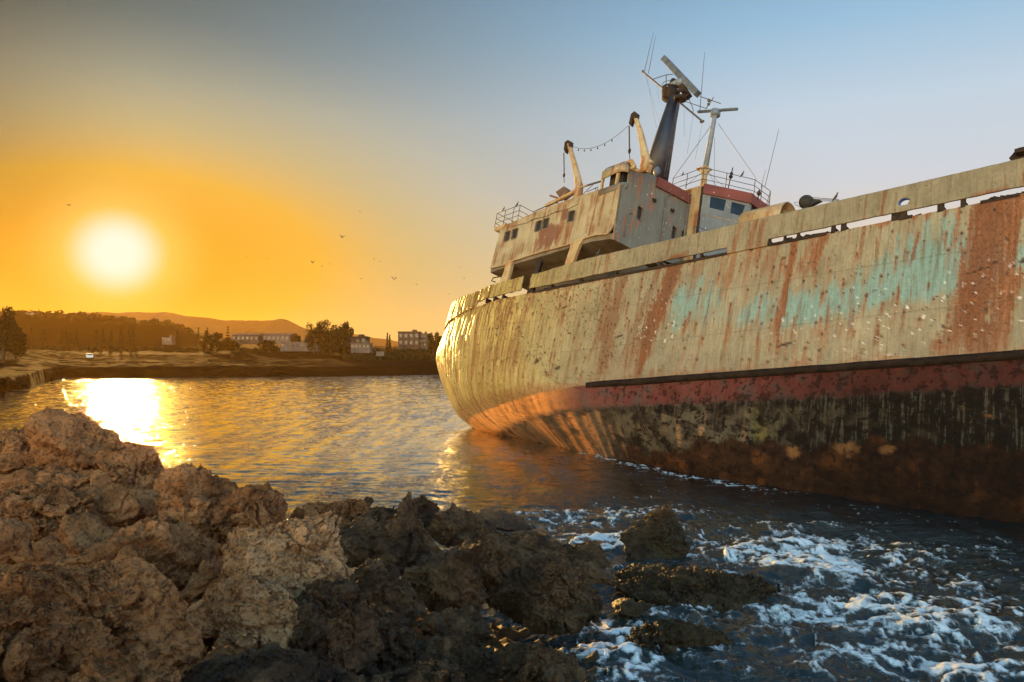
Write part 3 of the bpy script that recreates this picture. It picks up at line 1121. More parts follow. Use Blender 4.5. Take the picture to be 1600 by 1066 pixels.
# front wall, plane x = XF
f = lambda px, py: tuple(Fr(px, py)[[1, 2]])
zf_top0 = 12.05
front_out = [(0.0, 7.55), f(990, 390), f(1022, 404), (6.0, 8.4), (6.0, f(1078, 309)[1]), f(1030, 281), f(1024, 275), f(1005, 268), (0.45, zf_top0), (0.45, 11.0), (0.0, corner_z - .12)]
fw = []
for px, py, w, h in [(999.5, 333.5, .46, .74), (1053, 364.5, .46, .78), (1068, 369, .42, .6)]:
    c = Fr(px, py)
    fw.append((c[1], c[2], w, h))
plate = hole_plate(front_out, [round_rect(y, z, w, h, .10) for y, z, w, h in fw], lambda u, v: (XF, u, v), (-.08, 0, 0))
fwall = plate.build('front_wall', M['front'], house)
for y, z, w, h in fw:
    mb = MB()
    ro, ri = round_rect(y, z, w + .08, h + .08, .13), round_rect(y, z, w - .02, h - .02, .09)
    k = len(ro)
    vs = [(XF + .03, u, v) for u, v in ro] + [(XF + .03, u, v) for u, v in ri] + [(XF - .03, u, v) for u, v in ro] + [(XF - .10, u, v) for u, v in ri]
    fs = []
    for i in range(k):
        j = (i + 1) % k
        fs += [(i, j, j + k, i + k), (i, i + 2 * k, j + 2 * k, j), (i + k, j + k, j + 3 * k, i + 3 * k)]
    mb.add(vs, fs)
    wnd = mb.build('window_frame', M['frame'], house)
    mb = MB()
    mb.box((XF - .12, y, z), (.02, w + .1, h + .1))
    mb.build('pane', M['void'], wnd)  # near-black backing painted as unlit depth behind the front opening
# floor slab, roof slab, far walls
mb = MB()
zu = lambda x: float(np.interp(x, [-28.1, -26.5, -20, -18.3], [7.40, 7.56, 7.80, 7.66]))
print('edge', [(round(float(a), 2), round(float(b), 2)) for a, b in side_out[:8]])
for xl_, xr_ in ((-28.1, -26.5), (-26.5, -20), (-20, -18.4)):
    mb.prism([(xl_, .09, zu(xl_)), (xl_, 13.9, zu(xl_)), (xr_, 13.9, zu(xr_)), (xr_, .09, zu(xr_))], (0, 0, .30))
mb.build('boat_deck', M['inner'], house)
rz = side_out[-3:]
mb = MB()
zroof = [tuple(S(*q)[[0, 2]]) for q in ((782, 357), (844, 329), (902, 308), (938, 297))]
for (xa_, za_), (xb_, zb_) in zip(zroof[:-1], zroof[1:]):
    mb.prism([(xa_, .02, za_), (xb_, .02, zb_), (xb_, 13.9, zb_ + .1), (xa_, 13.9, za_ + .1)], (0, 0, .06))
mb.box((-28.0, 7, (7.45 + zroof[0][1]) / 2), (.1, 13.7, zroof[0][1] - 7.5))
mb.box((-23.2, 13.9, 9.1), (9.6, .1, 2.8))
mb.build('aft_house', M['side'], house)
# projecting roof lip at the stern end
p = [S(772, 357), S(791, 350), S(791, 352), S(782, 360), S(773, 361)]
mb = MB()
mb.prism([(q[0], -.05, q[2]) for q in p], (0, 3.2, 0))
mb.build('roof_lip', M['cream'], house)
# lower edge lip of the upper house
mb = MB()
low = side_out[:8]
for (xa_, za_), (xb_, zb_) in zip(low[:-1], low[1:]):
    mb.bar((xa_, -.01, za_), (xb_, -.01, zb_), .08, .06)
mb.build('edge_bar', M['cream'], house)
# pillars from the overhang to the bulwark
for poly in ([(791, 409), (802, 405), (800, 412), (795, 432), (790, 446), (776, 452), (783, 436), (788, 424)],
             [(892, 379), (913, 371), (905, 384), (899, 400), (893, 418), (880, 424), (885, 405), (891, 388)]):
    q = [S(*a) for a in poly]
    mb = MB()
    mb.prism([(a[0], -.035, a[2]) for a in q], (0, .22, 0))
    mb.build('pillar', M['cream'], house, .02)
# recessed lower house under the overhang
mb = MB()
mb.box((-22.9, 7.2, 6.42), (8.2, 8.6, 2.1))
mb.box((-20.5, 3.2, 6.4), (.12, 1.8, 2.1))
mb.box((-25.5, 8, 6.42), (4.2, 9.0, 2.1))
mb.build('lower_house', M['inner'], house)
mb = MB()
mb.box((-13.9, 7.0, 5.95), (8.6, 9.4, 1.3))
mb.box((-13.9, 7.0, 6.63), (8.9, 9.7, .08))
mb.build('hatch_coaming', M['dark'], ship)
mb = MB()
q = S(838, 405), S(826, 452)
mb.bar((q[0][0], .3, q[0][2]), (q[1][0], .15, q[1][2] - .3), .42, .30)
mb.build('gate_post', M['dark'], ship, .01)

# bridge wing box with the wrap-around dark window
xa_, xb_ = S(940, 282)[0], XF
zt0, zt1 = S(943, 268)[2], 12.05
zb0, zb1 = S(943, 280)[2], 11.55
rc = .45
path = [(xa_, 0.0), (xb_ - rc, 0.0)] + [(xb_ - rc + rc * math.sin(t), rc - rc * math.cos(t)) for t in np.linspace(.2, math.pi / 2, 7)]


def band(name, mat, zlo, zhi, off=0.0, parent=house, pth=None, th=.07):
    pth = pth or path
    mb = MB()
    L = len(pth)
    k = [i / (L - 1) for i in range(L)]
    vs = []
    for (x, y), t in zip(pth, k):
        vs.append((x, y - off, zlo(x, y)))
    for (x, y), t in zip(pth, k):
        vs.append((x, y - off, zhi(x, y)))
    mb.add(vs, [(i, i + 1, i + 1 + L, i + L) for i in range(L - 1)], True)
    o = mb.build(name, mat, parent)
    s = o.modifiers.new('plate', 'SOLIDIFY')
    s.thickness = th
    s.offset = 0
    return o


lt = lambda x, y: float(np.interp(x, [xa_, xb_], [zt0, zt1]))
lb = lambda x, y: float(np.interp(x, [xa_, xb_], [zb0, zb1]))
sl = lambda x, y: float(np.interp(x, [xa_ - .05, S(963, 288)[0], xb_], [S(938, 297)[2], corner_z, 10.95]))
band('wing_fascia', M['side'], lb, lt)
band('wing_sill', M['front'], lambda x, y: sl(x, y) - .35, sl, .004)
mb = MB()
mb.box(((xa_ + xb_) / 2 - .05, 1.6, 11.25), (xb_ - xa_ - .55, 2.4, 1.2))
mb.build('wing_cabin', M['void'], house)  # black block standing in for the unlit inside of the wing
mb = MB()
mb.bar((xa_ + .05, .05, sl(xa_, 0)), (xa_ + .02, .05, zt0 - .1), .12, .12)
q = S(961, 284)
mb.bar((q[0], .12, q[2] - .3), (q[0] + .05, .12, q[2] + .7), .16, .12)
mb.build('wing_post', M['cream'], house)
mb = MB()
mb.prism([(xa_, .03, zt0 - .03), (xb_ - .4, .03, zt1 - .03), (xb_ - .04, .45, zt1 - .03), (xb_ - .04, 2.0, 12.2), (xb_ - .04, 5.7, 12.45), (-20.6, 5.7, 12.45), (xa_, 2.0, 12.2)], (0, 0, .05))
mb.box((-20.2, 4.2, 11.4), (.1, 3.0, 1.9))
mb.build('bridge_roof', M['cream'], house)
# rail on the wing roof
mb = MB()
rp = [S(944, 265), S(948, 262), S(975, 252), S(980, 253), Fr(985, 260)]
mb.tube([(q[0], max(q[1], .06), q[2]) for q in rp], .022, 6)
mb.tube([(S(959, 258)[0], .06, S(959, 258)[2]), (S(959, 258)[0], .06, S(959, 258)[2] - .35)], .02, 6)
mb.build('wing_rail', M['wire'], house)

# pipes and brackets on the walls
for pts_, r_ in (([(XF + .06, 3.6, 8.2), (XF + .06, 3.6, 11.6), (XF + .06, 3.9, 11.9)], .035), ([(XF + .06, 5.5, 8.5), (XF + .06, 5.5, 12.0)], .05), ([(XF + .05, .7, 8.0), (XF + .05, .7, 9.3), (XF + .05, 1.1, 9.5)], .025)):
    mb = MB()
    mb.tube(pts_, r_, 7)
    mb.build('wall_pipe', M['frame'], fwall)
for y_, z_ in ((2.6, 10.9), (4.2, 11.0)):
    mb = MB()
    mb.ball((XF + .14, y_, z_), (.09, .09, .12), 10, 7)
    mb.box((XF + .03, y_, z_ + .08), (.08, .18, .10))
    mb.build('wall_lamp', M['dark'], fwall)
mb = MB()
for k_ in range(3):
    pa_ = S(800 + 30 * k_, 352 - 10 * k_)
    mb.tube([(pa_[0], -.03, pa_[2] - .1), (pa_[0] + 1.4, -.03, pa_[2] - .16), (pa_[0] + 2.2, -.03, pa_[2] - .02)], .014, 5)
mb.build('loose_cable', M['wire'], house)

# red trim on the front wall
q = [Fr(1029, 276, XF + .12), Fr(1080, 303, XF + .12), Fr(1078, 318, XF + .12), Fr(1027, 291, XF + .12)]
mb = MB()
mb.prism([tuple(a) for a in q], (-.22, 0, 0))
mb.build('red_trim', M['red'], house)

# wheelhouse
y0, y1 = 5.72, 11.9
plan = [(XF - 1.5, y0), (-17.5, y0), (-15.86, 7.95), (-15.86, 9.75), (-17.5, y1), (XF - 1.5, y1)]
ZT = 13.1
wh = MB()
pl = [(x, y, 7.5) for x, y in plan]
a, b = np.array([-17.5, y0, 0.]), np.array([-15.86, 7.95, 0.])
fd_ = (b - a) / np.linalg.norm(b - a)
fn = np.array([fd_[1], -fd_[0], 0])
holes = []
for quad in ([(1110.5, 307), (1134.5, 312.5), (1131, 330), (1108.5, 324.5)], [(1143.5, 315.5), (1164.5, 321), (1158.5, 338), (1141, 333)]):
    h = []
    for px, py in quad:
        p = on(px, py, a, fn)
        h.append((float(np.dot(p - a, fd_)), float(p[2])))
    holes.append(h)
Lf = float(np.linalg.norm(b - a))
print('wheelhouse facet', Lf, holes)
holes = [[(min(max(u, .03), Lf - .03), v) for u, v in h] for h in holes]
whp = hole_plate([(0, 7.5), (Lf, 7.5), (Lf, ZT), (0, ZT)], holes, lambda u, v: a + fd_ * u + (0, 0, v), -fn * .07)
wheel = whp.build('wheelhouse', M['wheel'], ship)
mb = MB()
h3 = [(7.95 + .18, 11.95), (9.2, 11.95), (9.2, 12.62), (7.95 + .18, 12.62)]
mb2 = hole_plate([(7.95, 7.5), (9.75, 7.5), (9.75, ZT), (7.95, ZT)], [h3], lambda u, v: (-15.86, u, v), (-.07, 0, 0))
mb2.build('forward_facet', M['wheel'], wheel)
mb = MB()
mb.box(((XF - 17.5) / 2 - .02, y0 + .04, 10.3), (17.5 * 0 + abs(XF + 17.5) + .04, .08, 5.6))
mb.box((-17.9, y1 - .04, 10.3), (.8, .08, 5.6))
mb.prism([(-15.86, 9.75, 7.5), (-17.5, y1, 7.5), (-17.5, y1, ZT), (-15.86, 9.75, ZT)], (-.08, -.05, 0))
mb.prism([(x, y, ZT) for x, y in plan], (0, 0, .05))
mb.prism([(x, y, 11.3) for x, y in plan], (0, 0, .05))
mb.build('wheelhouse_body', M['cream'], wheel)
for h in holes:
    mb = MB()
    mb.prism([a + fd_ * u + (0, 0, v) - fn * .05 for u, v in h], -fn * .02)
    mb.build('window', M['pane'], wheel)
mb = MB()
mb.box((-15.95, 8.7, 12.3), (.02, 1.1, .65))
mb.build('window', M['pane'], wheel)
mb = MB()
for (p, q) in (((-17.5, y0), (-15.86, 7.95)), ((-15.86, 7.95), (-15.86, 9.75)), ((-15.86, 9.75), (-17.5, y1))):
    p, q = np.array(p), np.array(q)
    d = (q - p) / np.linalg.norm(q - p)
    nn = np.array([d[1], -d[0]])
    p2, q2 = p - d * .0, q + d * .05
    mb.prism([(*p2, 12.58), (*q2, 12.58), (*q2, 13.2), (*p2, 13.2)], (nn[0] * .10, nn[1] * .10, 0))
mb.build('red_trim', M['red'], wheel)
mb = MB()
for px, py in ((1093, 303), (1091, 318), (1088, 334), (1086, 348), (1085, 360)):
    pass
mb.tube([(-17.52, y0 - .03, z) for z in np.linspace(8.2, 13.0, 12)], [.05 + .03 * rr.random() for _ in range(12)], 6)
mb.build('corner_pipe', M['dark'], wheel)
mb = MB()
mb.tube([S(1085, 354, 5.5), S(1110, 361, 5.5)], .02, 5)
mb.tube([S(1085, 354, 5.5), S(1084, 368, 5.5)], .035, 5)
mb.build('hand_rail', M['wire'], wheel)

# ---------- railings
def railing(name, pts, drop, posts, r=.018, levels=(1, .62, .28), parent=ship, rp=.022):
    """pts: top rail (ship frame); drop: height; posts: list of (segment, t)"""
    mb = MB()
    pts = [np.asarray(p, float) for p in pts]
    for lv in levels:
        for a_, b_ in zip(pts[:-1], pts[1:]):
            mb.tube([a_ - (0, 0, drop * (1 - lv)), b_ - (0, 0, drop * (1 - lv))], r, 6)
    for s_, t_ in posts:
        p_ = pts[s_] * (1 - t_) + pts[min(s_ + 1, len(pts) - 1)] * t_
        mb.tube([p_, p_ - (0, 0, drop)], rp, 6)
    return mb.build(name, M['wire'], parent)


ra = np.array([*Dk(1052, 279, 14.15)])
ra[1] = 5.75
ra = S(1052, 279, 5.75)
rb = S(1100, 262, 5.75)
rc_ = Dk(1180, 281, 14.15)
rd = Dk(1204, 299, 14.15)
print('rail', ra, rb, rc_, rd)
railing('roof_railing', [ra, rb, rc_, rd, (-17.6, 12.0, 14.1), (-19.8, 12.0, 14.1)], 1.0,
        [(0, .0), (0, .48), (1, 0), (1, .45), (1, 1), (2, .45), (2, 1), (3, .5), (4, 0), (4, 1)], parent=wheel)
r0, r1 = S(776, 333), S(812, 320)
railing('side_railing', [(r0[0], 2.6, r0[2] + .1), (r0[0], .05, r0[2]), (r1[0], .05, r1[2]), (r1[0] + .05, 1.6, r1[2])], .95,
        [(0, 0), (0, .5), (1, 0), (1, .38), (1, .75), (2, 0), (2, 1)], parent=house)
mb = MB()
q = [S(906, 305), S(927, 296), S(934, 292)]
mb.tube([(p[0], .1, p[2]) for p in (S(906, 305), S(926, 286))], .02, 5)
mb.tube([(p[0], .1, p[2]) for p in (S(915, 299), S(932, 291), S(932, 297))], .02, 5)
mb.tube([(p[0], .1, p[2]) for p in (S(924, 295), S(929, 293), S(929, 299))], .02, 5)
mb.build('bent_rail', M['wire'], house)
mb = MB()
mb.tube([(p[0], .15, p[2]) for p in (S(905, 291), S(941, 280))], .055, 8)
mb.build('davit_brace', M['wire'], house)
# ledge rail along the roof edge
mb = MB()
for a_, b_ in (((832, 331), (850, 323)), ((850, 323), (868, 316))):
    pa, pb = S(*a_), S(*b_)
    mb.tube([(pa[0], .1, pa[2] + .05), (pb[0], .1, pb[2] + .05)], .03, 6)
mb.build('edge_pipe', M['wire'], house)
# fallen boom and broken box by the first davit
mb = MB()
pa, pb = S(853, 322, .3), S(903, 297, .3)
mb.bar(pa, pb, .16, .18)
mb.build('fallen_boom', M['cream'], ship, .01)
mb = MB()
for i in range(5):
    pa = S(858 + i * 8, 318 - i * 3.2, .5)
    mb.bar(pa, pa + np.array([rr.uniform(.2, .6), rr.uniform(-.3, .4), rr.uniform(.0, .25)]), .12, .06)
mb.build('roof_wreckage', M['dark'], ship)
mb = MB()
q = [S(868, 300, .6), S(881, 291, .6), S(888, 299, .6), S(874, 309, .6)]
mb.prism(q, (0, .5, 0))
mb.bar(S(860, 306, .5), S(872, 310, .5), .14, .10)
mb.build('broken_winch', M['deck'], ship, .01)

# ---------- davits
def davit(path_px, head_px, y, label):
    mb = MB()
    pts = [S(px, py, y) for px, py, w in path_px]
    r = [w / 2 / F * np.linalg.norm(wor(p) - C0) for p, (_, _, w) in zip(pts, path_px)]
    mb.tube(pts, r, 10)
    d = mb.build('davit', M['cream'], ship)
    mb = MB()
    q = [S(px, py, y - .12) for px, py in head_px]
    mb.prism(q, (0, .24, 0))
    mb.build('davit_head', M['dark'], d, .02)
    return d


def chain(p, q, n, r, parent, name='chain'):
    mb = MB()
    p, q = np.asarray(p), np.asarray(q)
    up = (q - p) / np.linalg.norm(q - p)
    for i in range(n):
        c = p + (q - p) * (i + .5) / n
        L_ = np.linalg.norm(q - p) / n * .62
        mb.ring(c, r * 1.2, r * .42, (1, 0, 0) if i % 2 else (0, 1, 0), 10, 5, 1, 1)
    return mb.build(name, M['wire'], parent)


d1 = davit([(900, 316, 13), (904, 303, 13.5), (905, 291, 13), (902, 275, 10.5), (898, 258, 9), (893, 240, 7.5), (889, 226, 7)],
           [(892, 221), (887, 218.5), (882, 222), (880.5, 234), (883, 239), (885, 231), (891, 229)], .45, '')
c = chain(S(881, 239, .45), S(881.5, 270, .45), 26, .030, d1)
mb = MB()
mb.ball(S(881.3, 274, .45), (.07, .07, .15))
mb.tube([S(881.3, 278, .45), S(881.6, 286, .45)], .02, 6)
mb.build('chain_hook', M['dark'], c)
d2 = davit([(1006, 268, 14), (1009, 250, 14.5), (1006, 232, 11.5), (1001, 208, 9), (996, 192, 7), (992, 181, 6.5)],
           [(995.5, 177), (991, 173.5), (985.5, 178), (982, 193), (985, 196.5), (988, 187), (994.5, 184)], .6, '')
c = chain(S(983, 197, .6), S(983.5, 232, .6), 28, .034, d2)
mb = MB()
mb.ball(S(983.6, 236, .6), (.08, .08, .17))
mb.tube([S(983.6, 240, .6), S(984, 249, .6)], .02, 6)
mb.build('chain_hook', M['dark'], c)
mb = MB()
pa, pb = S(895, 229, .45), S(981, 197, .6)
pts = []
for i in range(25):
    t = i / 24
    pts.append(pa + (pb - pa) * t - np.array([0, 0, 1]) * 4 * t * (1 - t) * .62)
mb.tube(pts, .014, 5)
fest = mb.build('festoon_cable', M['wire'], ship)
for i in (3, 6, 9, 12, 15, 18):
    mb = MB()
    p = pts[i]
    mb.tube([p, p - (0, 0, .08)], .012, 5)
    mb.ball(p - (0, 0, .13), .045, 8, 6)
    mb.build('bulb', M['dark'], fest)
mb = MB()
pa, pb = S(1004, 263, .7), S(1019, 252, .7)
mb.bar(pa, pb, .2, .16)
pa, pb = S(1013, 270, .7), S(1017, 258, .7)
mb.bar(pa, pb, .16, .14)
mb.bar(S(985, 262, .3), S(1004, 270, .8), .12, .12)
mb.bar(S(978, 256, .3), S(986, 251, .3), .12, .2)
mb.bar(S(986, 251, .3), S(992, 262, .3), .12, .2)
mb.build('davit_bracket', M['cream'], ship, .01)

# ---------- radar mast
YM = 4.3
q0, q1 = S(1022, 285, YM), S(1054, 152, YM)
mb = MB()
mb.tube([q0, q0 * .5 + q1 * .5, q1], [.80, .58, .33], 12)
mast = mb.build('radar_mast', M['navy'], ship)
mb = MB()
c = S(1047, 148, YM)
ax = (q1 - q0) / np.linalg.norm(q1 - q0)
mb.tube([c - ax * .35 + (.0, 0, 0), c + ax * .22], [.42, .56], 14)
c2 = S(1063, 154, YM - .3)
mb.ring(c2, .26, .13, tuple(ax), 16, 8)
mb.ring(c2 + ax * .35, .30, .07, tuple(ax), 16, 8)
mb.ring(c + ax * .35, .52, .06, tuple(ax), 18, 6)
mb.tube([c + ax * .1, c + ax * 1.0], [.3, .16], 10)
mb.bar(S(1063, 132, YM), S(1076, 152, YM), .3, .35)
mb.build('mast_platform', M['dark'], mast)
mb = MB()
pa, pb = S(1038, 92, YM), S(1090, 147, YM)
mb.bar(pa, pb, .42, .36, up=tuple(ax))
sc1 = mb.build('radar_scanner', M['scan'], mast, .03)
mb = MB()
mb.tube([c + ax * .5, S(1066, 124, YM)], [.26, .2], 10)
mb.ball(S(1064, 130, YM), (.34, .34, .26), 12, 8)
mb.build('scanner_gearbox', M['grey'], mast)
mb = MB()
mb.tube([S(1004, 112, YM), S(1098, 190, YM)], .055, 7)
mb.ball(S(1004.5, 112, YM), .09)
mb.ball(S(1097, 190, YM), (.16, .1, .08))
mb.tube([S(1020, 124, YM), S(1041, 117, YM), S(1052, 116, YM)], .025, 5)
mb.tube([S(1041, 117, YM), S(1040.5, 135, YM)], .03, 5)
mb.tube([S(1034, 136, YM), S(1036, 129, YM), S(1044, 126, YM), S(1053, 126, YM)], .02, 5)
mb.tube([S(1074, 147, YM), S(1083, 171, YM), S(1083, 180, YM)], .022, 5)
mb.build('yard_arm', M['wire'], mast)
mb = MB()
mb.tube([S(1066, 157, YM), S(1104, 170, YM)], .022, 5)
mb.tube([S(1094, 151, YM), S(1126, 162, YM)], .025, 5)
mb.tube([S(1103, 170, YM), S(1115, 152, YM)], .028, 5)
mb.ball(S(1107.5, 157, YM), .10)
mb.ball(S(1107, 163, YM), .09)
mb.build('aerial', M['wire'], mast)
for p_, q_ in (((1007, 111), (1021, 51)), ((1013, 115), (1024.5, 56)), ((1093.5, 174), (1101, 82))):
    mb = MB()
    mb.tube([S(*p_, YM), S(*q_, YM)], [.022, .010], 5)
    mb.build('whip_antenna', M['wire'], mast)
mb = MB()
for k in (0, 1):
    mb.tube([S(1059 + 3.6 * k, 160, YM - .4), S(1037.5 + 3.6 * k, 276, YM - .4)], .018, 5)
for i in range(24):
    t = i / 23
    mb.tube([S(1059 - 21.5 * t, 160 + 116 * t, YM - .4), S(1062.6 - 21.5 * t, 160 + 116 * t, YM - .4)], .012, 4)
mb.build('ladder', M['wire'], mast)
mb = MB()
for p_, q_ in (((1008, 118), (1033, 200)), ((1010, 118), (1026, 200)), ((1026, 130), (1030, 160)), ((1069, 172), (1069, 214)), ((1083, 180), (1074, 240)), ((994, 184), (1012, 245)), ((1098, 190), (1086, 250))):
    mb.tube([S(*p_, YM), S(*q_, YM)], .008, 4)
mb.build('stay_wire', M['wire'], mast)
mb = MB()
mb.ball(S(1026.5, 268, 3.2), (.2, .2, .3))
mb.build('satellite_dome', M['scan'], mast)

# ---------- signal mast on the wheelhouse
YS = 6.1
b0, b1, b2 = S(1098, 296, YS), S(1102, 264, YS), S(1116.5, 184, YS)
mb = MB()
mb.tube([b0, b1], [.19, .17], 10)
sm = mb.build('signal_mast', M['cream'], wheel)
mb = MB()
mb.tube([b1, b2, S(1118, 178, YS)], [.17, .13, .16], 10)
mb.tube([S(1117.5, 181, YS), S(1118, 176, YS)], [.30, .30], 10)
mb.tube([S(1118, 176, YS), S(1119, 172, YS)], [.20, .26], 10)
mb.build('mast_tube', M['grey'], sm)
mb = MB()
mb.bar(S(1090.5, 175, YS), S(1152.5, 170.5, YS), .16, .13)
mb.build('radar_scanner', M['scan'], sm, .02)
mb = MB()
c = S(1101.5, 265, YS)
mb.prism([c + (-.4, -.3, 0), c + (.3, -.3, 0), c + (.3, .3, 0), c + (-.4, .3, 0)], (0, 0, .05))
mb.tube([c - (0, 0, .3), c], [.17, .34], 8)
mb.build('lamp_bracket', M['cream'], sm)
mb = MB()
for p_, q_ in (((1113.5, 193), (1051, 280)), ((1122, 193), (1182, 280)), ((1116.5, 215), (1116, 291)), ((1106, 268), (1134, 295)), ((1106, 268), (1121, 294)), ((1098, 268), (1070, 292))):
    mb.tube([S(*p_, YS), S(*q_, YS)], .014 if q_[1] < 285 else .010, 5)
mb.build('stay_wire', M['wire'], sm)
for p_, q_, r_ in (((1195, 292), (1217, 202), .012), ((1189, 294), (1196, 266), .01)):
    mb = MB()
    mb.tube([S(*p_, 8.5), S(*q_, 8.5)], [r_ * 1.6, r_], 5)
    mb.build('whip_antenna', M['wire'], wheel)
for p_, q_ in (((1137.5, 296), (1145, 262)), ((1184, 312), (1187, 296))):
    mb = MB()
    pa, pb = S(*p_, 7.4), S(*q_, 7.4)
    mb.tube([pa, pb], .03, 6)
    mb.ball(pa * .28 + pb * .72, .10)
    mb.ball(pa * .42 + pb * .58, .12)
    mb.build('rail_lamp', M['dark'], wheel)

# ---------- gear on the fore part of the deck
mb = MB()
c = S(1260, 316, .6)
mb.ball(c, (.31, .31, .30), 16, 10)
mb.tube([c, c - (0, 0, .7)], [.14, .12], 8)
mb.prism([c + (.1, -.1, .15), c + (.62, 0, -.05), c + (.1, -.1, -.28)], (0, .2, 0))
drum = mb.build('searchlight', M['void'], ship)
mb = MB()
for k in range(3):
    mb.tube([S(1270, 309 + 2.4 * k, .6), S(1311, 312 + 1.4 * k, .6)], .014, 5)
mb.tube([S(1251, 324, .6), S(1243, 320, .6), S(1240, 317, .6), S(1246, 316, .6)], .012, 5)
mb.build('bent_rods', M['wire'], ship)
mb = MB()
q = [S(1576, 247, .6), S(1590, 231, .6), S(1612, 226, .6), S(1640, 224, .6), S(1640, 250, .6), S(1580, 252, .6)]
mb.prism(q, (0, .9, 0))
mb.box(S(1600, 236, .4), (.5, .3, .16))
mb.build('windlass', M['dark'], ship, .02)
mb = MB()
mb.tube([S(779, 433), S(771, 434), S(768, 439), S(774, 441)], .035, 6)
mb.build('mooring_hook', M['dark'], ship)
# ------------------------------------------------------------------ water
def gp(px, py):
    return ground(px, py)[:2]


def blob(x, y, px, py, wpx, dpy):
    """soft spot on the water round a photo pixel (metres worked out from the ground distance)"""
    c = gp(px, py)
    sx = wpx * c[1] / F
    sy = abs(gp(px, py - dpy)[1] - gp(px, py + dpy)[1]) / 2
    return np.exp(-((x - c[0]) / sx) ** 2 - ((y - c[1]) / sy) ** 2)


def hull_edge_dist(x, y):
    # signed distance in front of the starboard waterline
    xs = np.array([gp(*p)[0] for p in ((1700, 850), (1600, 821), (1450, 800), (1300, 779), (1150, 754), (1040, 735), (950, 713), (850, 692), (760, 672), (715, 662))])
    ys = np.array([gp(*p)[1] for p in ((1700, 850), (1600, 821), (1450, 800), (1300, 779), (1150, 754), (1040, 735), (950, 713), (850, 692), (760, 672), (715, 662))])
    o = np.argsort(ys)
    return np.interp(y, ys[o], xs[o]) - x


rad = 5.0 * np.exp(np.arange(0, 1010) * .0045)
rad = rad[rad < 420]
ang = np.linspace(-.80, .80, 900)
Rg, Ag = np.meshgrid(rad, ang, indexing='ij')
X, Y = (Rg * np.sin(Ag)).ravel(), (Rg * np.cos(Ag)).ravel()
rough_ = sst(blob(X, Y, 1350, 930, 560, 170) + .5 * blob(X, Y, 900, 830, 260, 50) + .8 * blob(X, Y, 1100, 1060, 400, 120), .05, .8)
wx = X + .8 * f2(X * .35, Y * .35, 2, 90)
wy = Y + .8 * f2(X * .35, Y * .35, 2, 91)
near = sst(60 - Rg.ravel(), 0, 35)
h = .045 * n2(wx * .28, wy * .60, 92)
h = h + .034 * (1 - 2 * np.abs(n2(wx * .55, wy * 1.4, 93)))
h = h + .017 * (1 - 2 * np.abs(n2(wx * 1.1 + 3, wy * 2.9, 94)))
h = h + near * .016 * f2(wx * 3.6, wy * 5.6, 3, 95)
rt = rough_
h = h + rt * 1.35 * (.16 * f2(wx * .45, wy * .62, 2, 96) + .12 * (.5 - np.abs(f2(wx * 1.0, wy * 1.4, 3, 97))) + .045 * f2(wx * 4.2, wy * 4.8, 3, 98))
crest = sst(h, .06, .20)
foam = np.zeros_like(h)
sel = Rg.ravel() < 75
xs_, ys_ = X[sel], Y[sel]
hd = hull_edge_dist(xs_, ys_)
reg = 1.0 * blob(xs_, ys_, 1350, 960, 150, 34) + .8 * blob(xs_, ys_, 1290, 880, 90, 30) + .75 * blob(xs_, ys_, 1150, 855, 330, 26) + \
    .7 * blob(xs_, ys_, 1530, 1050, 200, 45) + .75 * blob(xs_, ys_, 960, 850, 70, 16) + .75 * blob(xs_, ys_, 960, 1020, 90, 50) + .65 * blob(xs_, ys_, 880, 980, 90, 16) + \
    .55 * blob(xs_, ys_, 870, 815, 110, 18) + .55 * blob(xs_, ys_, 1010, 800, 130, 20) + .60 * blob(xs_, ys_, 1225, 905, 30, 30) + .45 * blob(xs_, ys_, 1450, 900, 190, 50) + \
    .5 * blob(xs_, ys_, 1130, 950, 160, 22) + .5 * blob(xs_, ys_, 1560, 970, 70, 34) + .35 * blob(xs_, ys_, 1180, 1020, 110, 40) + .5 * blob(xs_, ys_, 1080, 950, 90, 14) + .45 * blob(xs_, ys_, 1400, 1030, 240, 40) + \
    .5 * blob(xs_, ys_, 700, 800, 90, 12)
reg = reg + .95 * np.exp(-((hd - .6) / .55) ** 2) * (ys_ < 41) * sst(ys_, 27, 31) + .35 * np.exp(-((hd - 1.8) / 1.6) ** 2) * (ys_ < 44) * sst(ys_, 20, 26)
reg = reg + .20 * rough_[sel]
ax_, ay_ = xs_ + .45 * f2(xs_ * 1.1, ys_ * 1.1, 3, 101), ys_ + .45 * f2(xs_ * 1.1, ys_ * 1.1, 3, 102)
lace = 1 - np.abs(n2(ax_ * 1.7, ay_ * 1.5, 103)) * 3.4
lace2 = 1 - np.abs(n2(ax_ * 4.3, ay_ * 3.9, 104)) * 3.0
lace3 = 1 - np.abs(n2(ax_ * 9.5, ay_ * 8.5, 105)) * 2.6
cl = f2(ax_ * .9, ay_ * 1.1, 4, 106)
fm = reg * .80 + .42 * lace + .30 * lace2 + .18 * lace3 + .60 * cl - .86
fm = fm + .25 * crest[sel] * rough_[sel]
foam[sel] = np.clip(fm * 1.35, 0, 1.2) * sst(reg, .05, .25)
h[sel] += np.clip(foam[sel], 0, 1) * .035 * (1 + f2(xs_ * 6, ys_ * 6, 2, 107))
shal = np.zeros_like(h)
shal[sel] = np.clip(rough_[sel] * .8 + .2 * cl, 0, 1)
